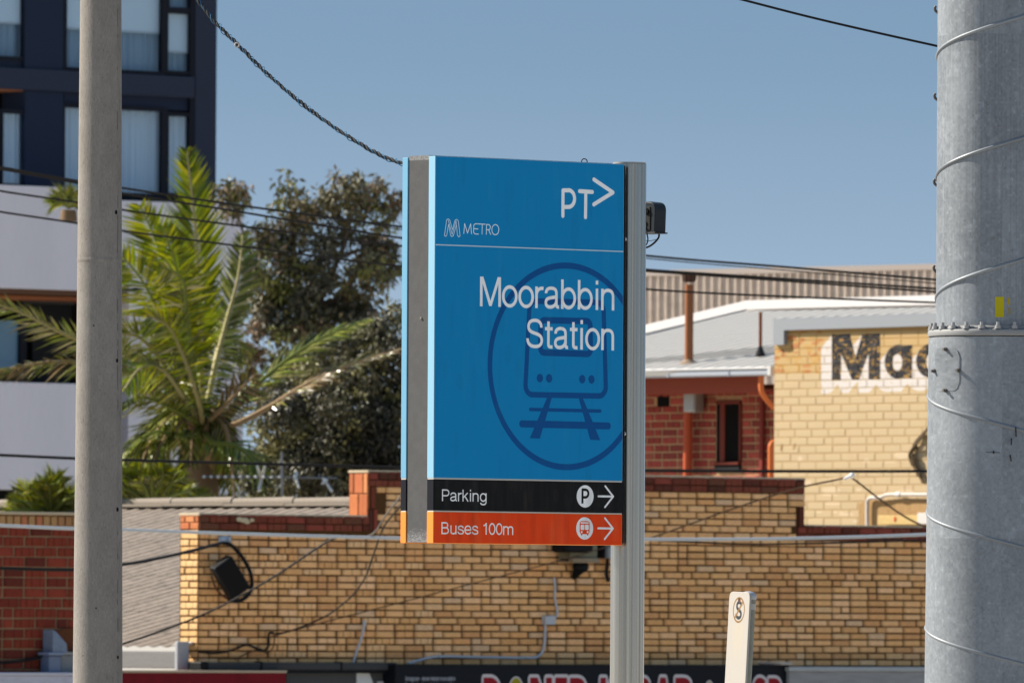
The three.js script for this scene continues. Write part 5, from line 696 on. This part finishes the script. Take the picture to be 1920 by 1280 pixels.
    // PT> mark
    const W2 = 17.5 * mm; path([[1055.5, 404], [1055.8, 356], [1069, 356]], W2, white); { const pts = []; for (let i = 0; i <= 16; i++) { const a = -Math.PI / 2 + Math.PI * i / 16; pts.push([1066 + 11.6 * Math.cos(a), 371.5 + 15.8 * Math.sin(a)]); } path(pts.concat([[1056, 387.3]]), W2, white); } path([[1087, 357.5], [1111, 359.2]], W2, white); path([[1098.8, 358], [1098.2, 406.5]], W2, white); path([[1114, 335.5], [1150, 360], [1113.8, 382.5]], W2, white);
    // METRO wordmark: doubled-line M and fine letters
    const w1 = 2.7 * mm, O = (pts) => path(pts, w1, white); O([[832, 441], [836, 412], [839, 409.5], [842, 412], [847, 430], [852, 412], [855, 410.5], [858, 413], [861.5, 442], [858.8, 443.5], [856.6, 441], [854.5, 421], [848.6, 441.5], [846, 443], [843.6, 441], [839.8, 420], [836.2, 440.5], [834, 442.5], [832, 441]]); O([[839.3, 412.5], [846.4, 439], [853.8, 413.5], [854.4, 421]]);
    const L = 3.6 * mm, q2 = (pts) => path(pts, L, white); q2([[868.5, 437], [870, 418.5], [875.5, 436.5], [881.5, 419], [883, 437.5]]); q2([[896, 419], [890, 418.8], [887.4, 421.5], [887, 435], [889.5, 438], [896, 438.2]]); q2([[887.3, 428.2], [895.3, 428.6]]); q2([[896.5, 419.2], [909, 419.8]]); q2([[903.3, 419.5], [902.8, 438.4]]); q2([[911, 438.8], [911.3, 420.3], [916.8, 420.6], [919, 425], [917, 430], [911.2, 430.2]]); q2([[915.2, 430.2], [919.2, 439]]); { const pts = []; for (let i = 0; i <= 24; i++) { const a = i / 24 * 6.2832; pts.push([928 + 6.6 * Math.cos(a), 430 + 9.6 * Math.sin(a)]); } q2(pts); }
  });
  const arrow = (path, x, y) => { path([[x - 28, y - .4], [x - 2, y]], 9 * mm, white); path([[x - 15, y - 20], [x, y], [x - 15.6, y + 20.5]], 9 * mm, white); };
  const blackTex = panelTex(yK, yO + gap, css(.006, .006, .006), ({ g, P, path, text, k }) => { text('Parking', 827, 910.5, 939.5, 23, 12); const [cx, cy] = P(1097.5, 930.3), r = 48.5 * mm * k; g.fillStyle = white; g.beginPath(); g.arc(cx, cy, r, 0, 7); g.fill(); path([[1092.3, 944], [1092.6, 917.2], [1097, 917.4]], 11 * mm, css(.006, .006, .006), 'butt'); { const pts = []; for (let i = 0; i <= 14; i++) { const a = -Math.PI / 2 + Math.PI * i / 14; pts.push([1098 + 5.6 * Math.cos(a), 924.8 + 7.4 * Math.sin(a)]); } path([[1092.6, 917.2], ...pts, [1092.5, 932.2]], 11 * mm, css(.006, .006, .006), 'butt'); } arrow(path, 1150.5, 930.5); });
  const orange = css(.80, .055, .005);
  const orangeTex = panelTex(yO, yB, orange, ({ g, P, path, text, k }) => { text('Buses 100m', 826, 960.5, 1001.5, 23.5, 12); const [cx, cy] = P(1096.6, 990.3), r = 48.5 * mm * k; g.fillStyle = white; g.beginPath(); g.arc(cx, cy, r, 0, 7); g.fill(); const R4 = (x0, y0, x1, y1, rd, col) => { const [a, b] = P(x0, y0), [c, d] = P(x1, y1); g.fillStyle = col; g.beginPath(); g.roundRect(a, b, c - a, d - b, rd * k); g.fill(); }; R4(1087.3, 976, 1105.8, 1001.5, .012, orange); R4(1089, 978, 1104.3, 981.2, .003, white); R4(1089, 983, 1096, 993.4, .004, white); R4(1097.2, 983, 1104.3, 993.4, .004, white); for (const x of [1091, 1102.2]) { const [a, b] = P(x, 997.3); g.fillStyle = white; g.beginPath(); g.arc(a, b, 5.2 * mm * k, 0, 7); g.fill(); } R4(1089.4, 1000, 1092, 1003.8, .002, orange); R4(1101, 1000, 1103.6, 1003.8, .002, orange); arrow(path, 1150, 990.5); });
  const panel = (n, y0, y1, lip, tex, z0, z1, front) => { const p = s.add(n, rbox(xl, xr, y1, y0, z0, z1, .0015, 2), lip); if (tex) s.add('print', new THREE.PlaneGeometry(wd - .006, y0 - y1 - .004).translate((xl + xr) / 2, (y0 + y1) / 2, z1 + .0012), phys(1, 1, 1, { map: tex, roughness: .6, specularIntensity: .25 }), p); return p; };
  const lipB = std(.25, .47, .62, { roughness: .55, specularIntensity: .3 }), lipBack = std(.15, .36, .52, { roughness: .55, specularIntensity: .3 }), lipK = std(.010, .011, .016, { roughness: .45 }), lipO = std(.85, .27, .05, { roughness: .5 });  // blue and orange lips lighter than their faces: sunlit edge put into colour
  panel('blue_panel', yT, yK + gap, lipB, blueTex, -.040, 0); panel('parking_panel', yK, yO + gap, lipK, blackTex, -.040, 0); panel('bus_panel', yO, yB, lipO, orangeTex, -.040, 0);
  panel('blue_panel', yT - .002, yK + gap, lipBack, null, -.205, -.172); panel('parking_panel', yK, yO + gap, lipK, null, -.205, -.172); panel('bus_panel', yO, yB, lipO, null, -.205, -.172);
  for (const y of [yK, yO]) for (const [a, b] of [[-.038, -.0005], [-.203, -.174]]) s.add('lit_edge_strip', box(xl + .001, xr - .002, y, y + gap, a, b), std(.55, .5, .45));  // pale strip painting in the sunlit top edge of the panel below
  const chTex = dataTex(128, 1024, (u, v) => { const n = N64(u * 6, v * 64), sc = N256(u * 128, v * 256); let k = .078 + .012 * (n - .5); if (sc > .955) k += .05; if (v < .035 && N128(u * 90, v * 1024) > .42 + v * 14) k += .22; if (v > .988 && sc > .3) k += .15; return [k, k * 1.0, k * 1.02]; });
  s.add('grey_channel', box(xl + .004, xr - .03, yB + .004, yT + .004, -.168, -.0425), std(1, 1, 1, { map: chTex, roughness: .6 }));
  { const c = s.add('rivet', new THREE.SphereGeometry(.006, 10, 8).translate(xl + .003, q(786, 597, -.1).y, -.085), std(.25, .23, .2)); }
  s.add('edge_shade_strip', box(xr + .001, xr + .012, yB + .01, yT - .006, -.038, -.004), std(.008, .009, .011));  // black strip added as the shaded gap between panel edge and post
  // post: rounded aluminium extrusion with shallow flutes
  const hx = .0715, hz = .0715, shp = [], N = 120; for (let i = 0; i < N; i++) { const a = i / N * Math.PI * 2; const e = 2, cx = Math.cos(a), sx = Math.sin(a); let r = 1 / Math.pow(Math.pow(Math.abs(cx), e) + Math.pow(Math.abs(sx), e), 1 / e); const fl = 1; shp.push(new THREE.Vector2(hx * cx * r * fl, hz * sx * r * fl)); }
  const yPT = q(1190, 308, -.1).y; const al = std(.50, .49, .465, { metalness: .88, roughness: .15, map: dataTex(256, 64, (u, v) => { const k = .66 + .34 * N256(u * 256, v * 2) + .5 * (N64(u * 30 + 4, 1.5) - .5), w = Math.max(0, N64(u * 40 + 9, 7.5) - .5) * .7; return [k, k * (.985 - .14 * w), k * (.95 - .42 * w)]; }) });  // streaks mix weathering with reflected bands put into the colour
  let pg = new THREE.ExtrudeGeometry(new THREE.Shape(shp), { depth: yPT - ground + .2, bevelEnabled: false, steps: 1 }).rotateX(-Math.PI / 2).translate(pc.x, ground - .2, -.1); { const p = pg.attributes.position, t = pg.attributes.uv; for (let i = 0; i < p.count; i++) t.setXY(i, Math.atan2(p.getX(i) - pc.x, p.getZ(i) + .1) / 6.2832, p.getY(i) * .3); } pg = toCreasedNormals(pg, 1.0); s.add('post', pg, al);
  s.add('post_cap', new THREE.ExtrudeGeometry(new THREE.Shape(shp.map((v) => v.clone().multiplyScalar(.97))), { depth: .006, bevelEnabled: false }).rotateX(-Math.PI / 2).translate(pc.x, yPT + .001, -.1), std(.35, .34, .32, { metalness: .6, roughness: .5 }));
  for (const [px, py] of [[1171, 448], [1170, 813]]) { const h = q(px, py, -.02); s.add('fixing_screw', new THREE.SphereGeometry(.008, 12, 8).scale(.7, 1, 1).translate(h.x + .002, h.y, -.018), M.steel); }
  const l0 = q(1090, 305, -.1), l1 = q(1095, 297.5, -.1), l2 = q(1101, 304, -.1); s.add('wire_loop', tube([l0, V(l0.x + .004, l1.y - .006, -.1), l1, V(l2.x - .002, l1.y - .005, -.1), l2], .0022, 20, 6), M.blackRubber);
  const n = FS.world(V(pc.x + .19, 0, -.1));
  // black box on the far side of the post
  const c0 = q(1226, 408, -.14), bx = thing('floodlight_box', 'small black weatherproof box with looped cables on the sign post', 'box', FS.world(c0), THREE.MathUtils.degToRad(-47)); const bm = std(.022, .027, .034, { roughness: .42 }), cs = (n2, g, m2 = bm, p = bx) => mesh(n2, g, m2, p);
  const bw = new THREE.Shape(); const hh = .062; bw.moveTo(-.05, -hh); bw.lineTo(.032, -hh); bw.lineTo(.036, hh - .03); bw.quadraticCurveTo(.034, hh - .004, .008, hh); bw.lineTo(-.05, hh + .006); cs('housing', new THREE.ExtrudeGeometry(bw, { depth: .06, bevelEnabled: true, bevelSize: .003, bevelThickness: .003, bevelSegments: 2, curveSegments: 8 }).translate(.004, 0, -.03));
  cs('base_lip', new RoundedBoxGeometry(.096, .006, .074, 2, .002).translate(0, -hh - .004, 0)); cs('front_plate', new RoundedBoxGeometry(.066, .098, .006, 2, .002).translate(-.018, -.004, .034), std(.02, .021, .02, { roughness: .6 })); for (const [x, y, r] of [[-.004, .026, .013], [-.014, -.022, .009], [-.012, -.045, .008], [-.03, .02, .008]]) cs('port', new THREE.CylinderGeometry(r, r, .008, 14).rotateX(Math.PI / 2).translate(x, y, .039), M.darkHole);
  cs('bracket', new RoundedBoxGeometry(.07, .03, .02, 2, .004).translate(-.07, .01, -.01), M.blackPlastic);
  const loc = (px, py, z) => bx.worldToLocal(FS.world(q(px, py, z))); bx.updateMatrixWorld(true);
  cs('cable', tube([loc(1213, 436, -.12), loc(1215, 448, -.12), loc(1213, 457, -.13), loc(1206, 465, -.14)], .003, 16, 6), M.blackRubber); cs('cable', tube([loc(1236, 436, -.14), loc(1235.5, 444, -.14), loc(1229, 453, -.14), loc(1219, 461, -.14), loc(1207, 466, -.14)], .0042, 24, 7), M.blackRubber); cs('cable', tube([loc(1206, 451, -.12), loc(1218, 451.5, -.12), loc(1230, 449, -.14)], .0014, 10, 5), M.blackRubber);
}

// ------------------------------------------------------------------ low marker post with the no-stopping symbol
{
  const dist = 46, m = dist / FPX, ground = EYE - 1.65, tp = at(1405, 1112, dist), lean = .048, h = tp.y - ground, o = thing('marker_post', 'white marker post with crossed-out S symbol on a leaning round steel pole', 'marker post', V(tp.x - Math.tan(lean) * h, ground, tp.z)); o.rotation.z = -lean;
  const pr = .030; mesh('steel_pole', new THREE.CylinderGeometry(pr, pr, h - .02, 24).translate(0, (h - .02) / 2, 0), std(.24, .24, .2, { metalness: .3, roughness: .6, map: rep(grimeTex, .5, 2) }), o); mesh('pole_cap', new THREE.LatheGeometry([[0, h + .012], [.018, h + .009], [.030, h], [.033, h - .008], [.033, h - .022], [.030, h - .024]].map(([x, y]) => new THREE.Vector2(x, y)), 24), std(.42, .43, .44, { metalness: .4, roughness: .5 }), o); mesh('band', new THREE.CylinderGeometry(.0325, .0325, .026, 24, 1, true).translate(0, h - .055, 0), std(.42, .4, .36, { metalness: .4, roughness: .5, side: THREE.DoubleSide }), o);
  const pw = .19, ph = 1.55, sh = new THREE.Shape(), r = .03; sh.moveTo(-pw / 2, -ph); sh.lineTo(pw / 2, -ph); sh.lineTo(pw / 2, -r); sh.quadraticCurveTo(pw / 2, 0, pw / 2 - r, 0); sh.lineTo(-pw / 2 + r, 0); sh.quadraticCurveTo(-pw / 2, 0, -pw / 2, -r); sh.lineTo(-pw / 2, -ph);
  const plate = new THREE.Group(); plate.name = 'marker_plate'; plate.rotation.y = THREE.MathUtils.degToRad(-64); plate.position.set(-.034, h + .004, .018); o.add(plate);
  const pt = canvasTex(512, 1024, (g, w, hh) => { g.fillStyle = css(.37, .345, .315); g.fillRect(0, 0, w, hh); for (let i = 0; i < 60; i++) { g.globalAlpha = .05; g.fillStyle = css(.55, .38, .2); g.fillRect(rr(120, 380), rr(300, 420), rr(4, 30), rr(120, 520)); } g.globalAlpha = .5; g.strokeStyle = css(.3, .24, .18); for (let i = 0; i < 7; i++) { g.lineWidth = rr(1, 2.5); const x = rr(220, 310), y = rr(380, 520); g.beginPath(); g.moveTo(x, y); g.lineTo(x + rr(-2, 2), y + rr(20, 60)); g.stroke(); } g.globalAlpha = 1;
    const cx = 258, cy = 205, br = css(.20, .115, .04); g.lineCap = 'butt'; g.strokeStyle = css(.03, .036, .045); g.lineWidth = 40; g.beginPath(); g.moveTo(318, 160); g.bezierCurveTo(318, 105, 205, 100, 205, 158); g.bezierCurveTo(205, 215, 318, 200, 318, 258); g.bezierCurveTo(318, 312, 200, 312, 196, 250); g.stroke(); g.strokeStyle = br; g.lineWidth = 22; g.beginPath(); g.arc(cx, cy, 140, 0, 7); g.stroke(); g.lineWidth = 30; g.beginPath(); g.moveTo(cx + 96, cy - 98); g.lineTo(cx - 96, cy + 98); g.stroke(); g.fillStyle = css(.06, .03, .02); g.beginPath(); g.ellipse(258, 92, 34, 26, .3, 0, 7); g.fill(); g.fillStyle = css(.2, .06, .03); g.beginPath(); g.ellipse(280, 102, 14, 16, 0, 0, 7); g.fill(); });
  const bg = new THREE.ExtrudeGeometry(sh, { depth: .006, bevelEnabled: true, bevelSize: .002, bevelThickness: .002, bevelSegments: 2 }); { const p = bg.attributes.position, t = bg.attributes.uv; for (let i = 0; i < p.count; i++) t.setXY(i, (p.getX(i) + pw / 2) / pw, 1 + p.getY(i) / (pw * 2)); }
  pt.wrapT = THREE.ClampToEdgeWrapping; mesh('plate_board', bg, std(1, 1, 1, { map: pt, roughness: .6 }), plate);
}

// ------------------------------------------------------------------ draw
const renderer = new THREE.WebGLRenderer({ antialias: true });
renderer.setSize(1024, 682);
renderer.shadowMap.enabled = true; renderer.shadowMap.type = THREE.PCFSoftShadowMap;
renderer.toneMapping = THREE.LinearToneMapping; renderer.toneMappingExposure = EXPOSURE;
renderer.render(scene, camera);
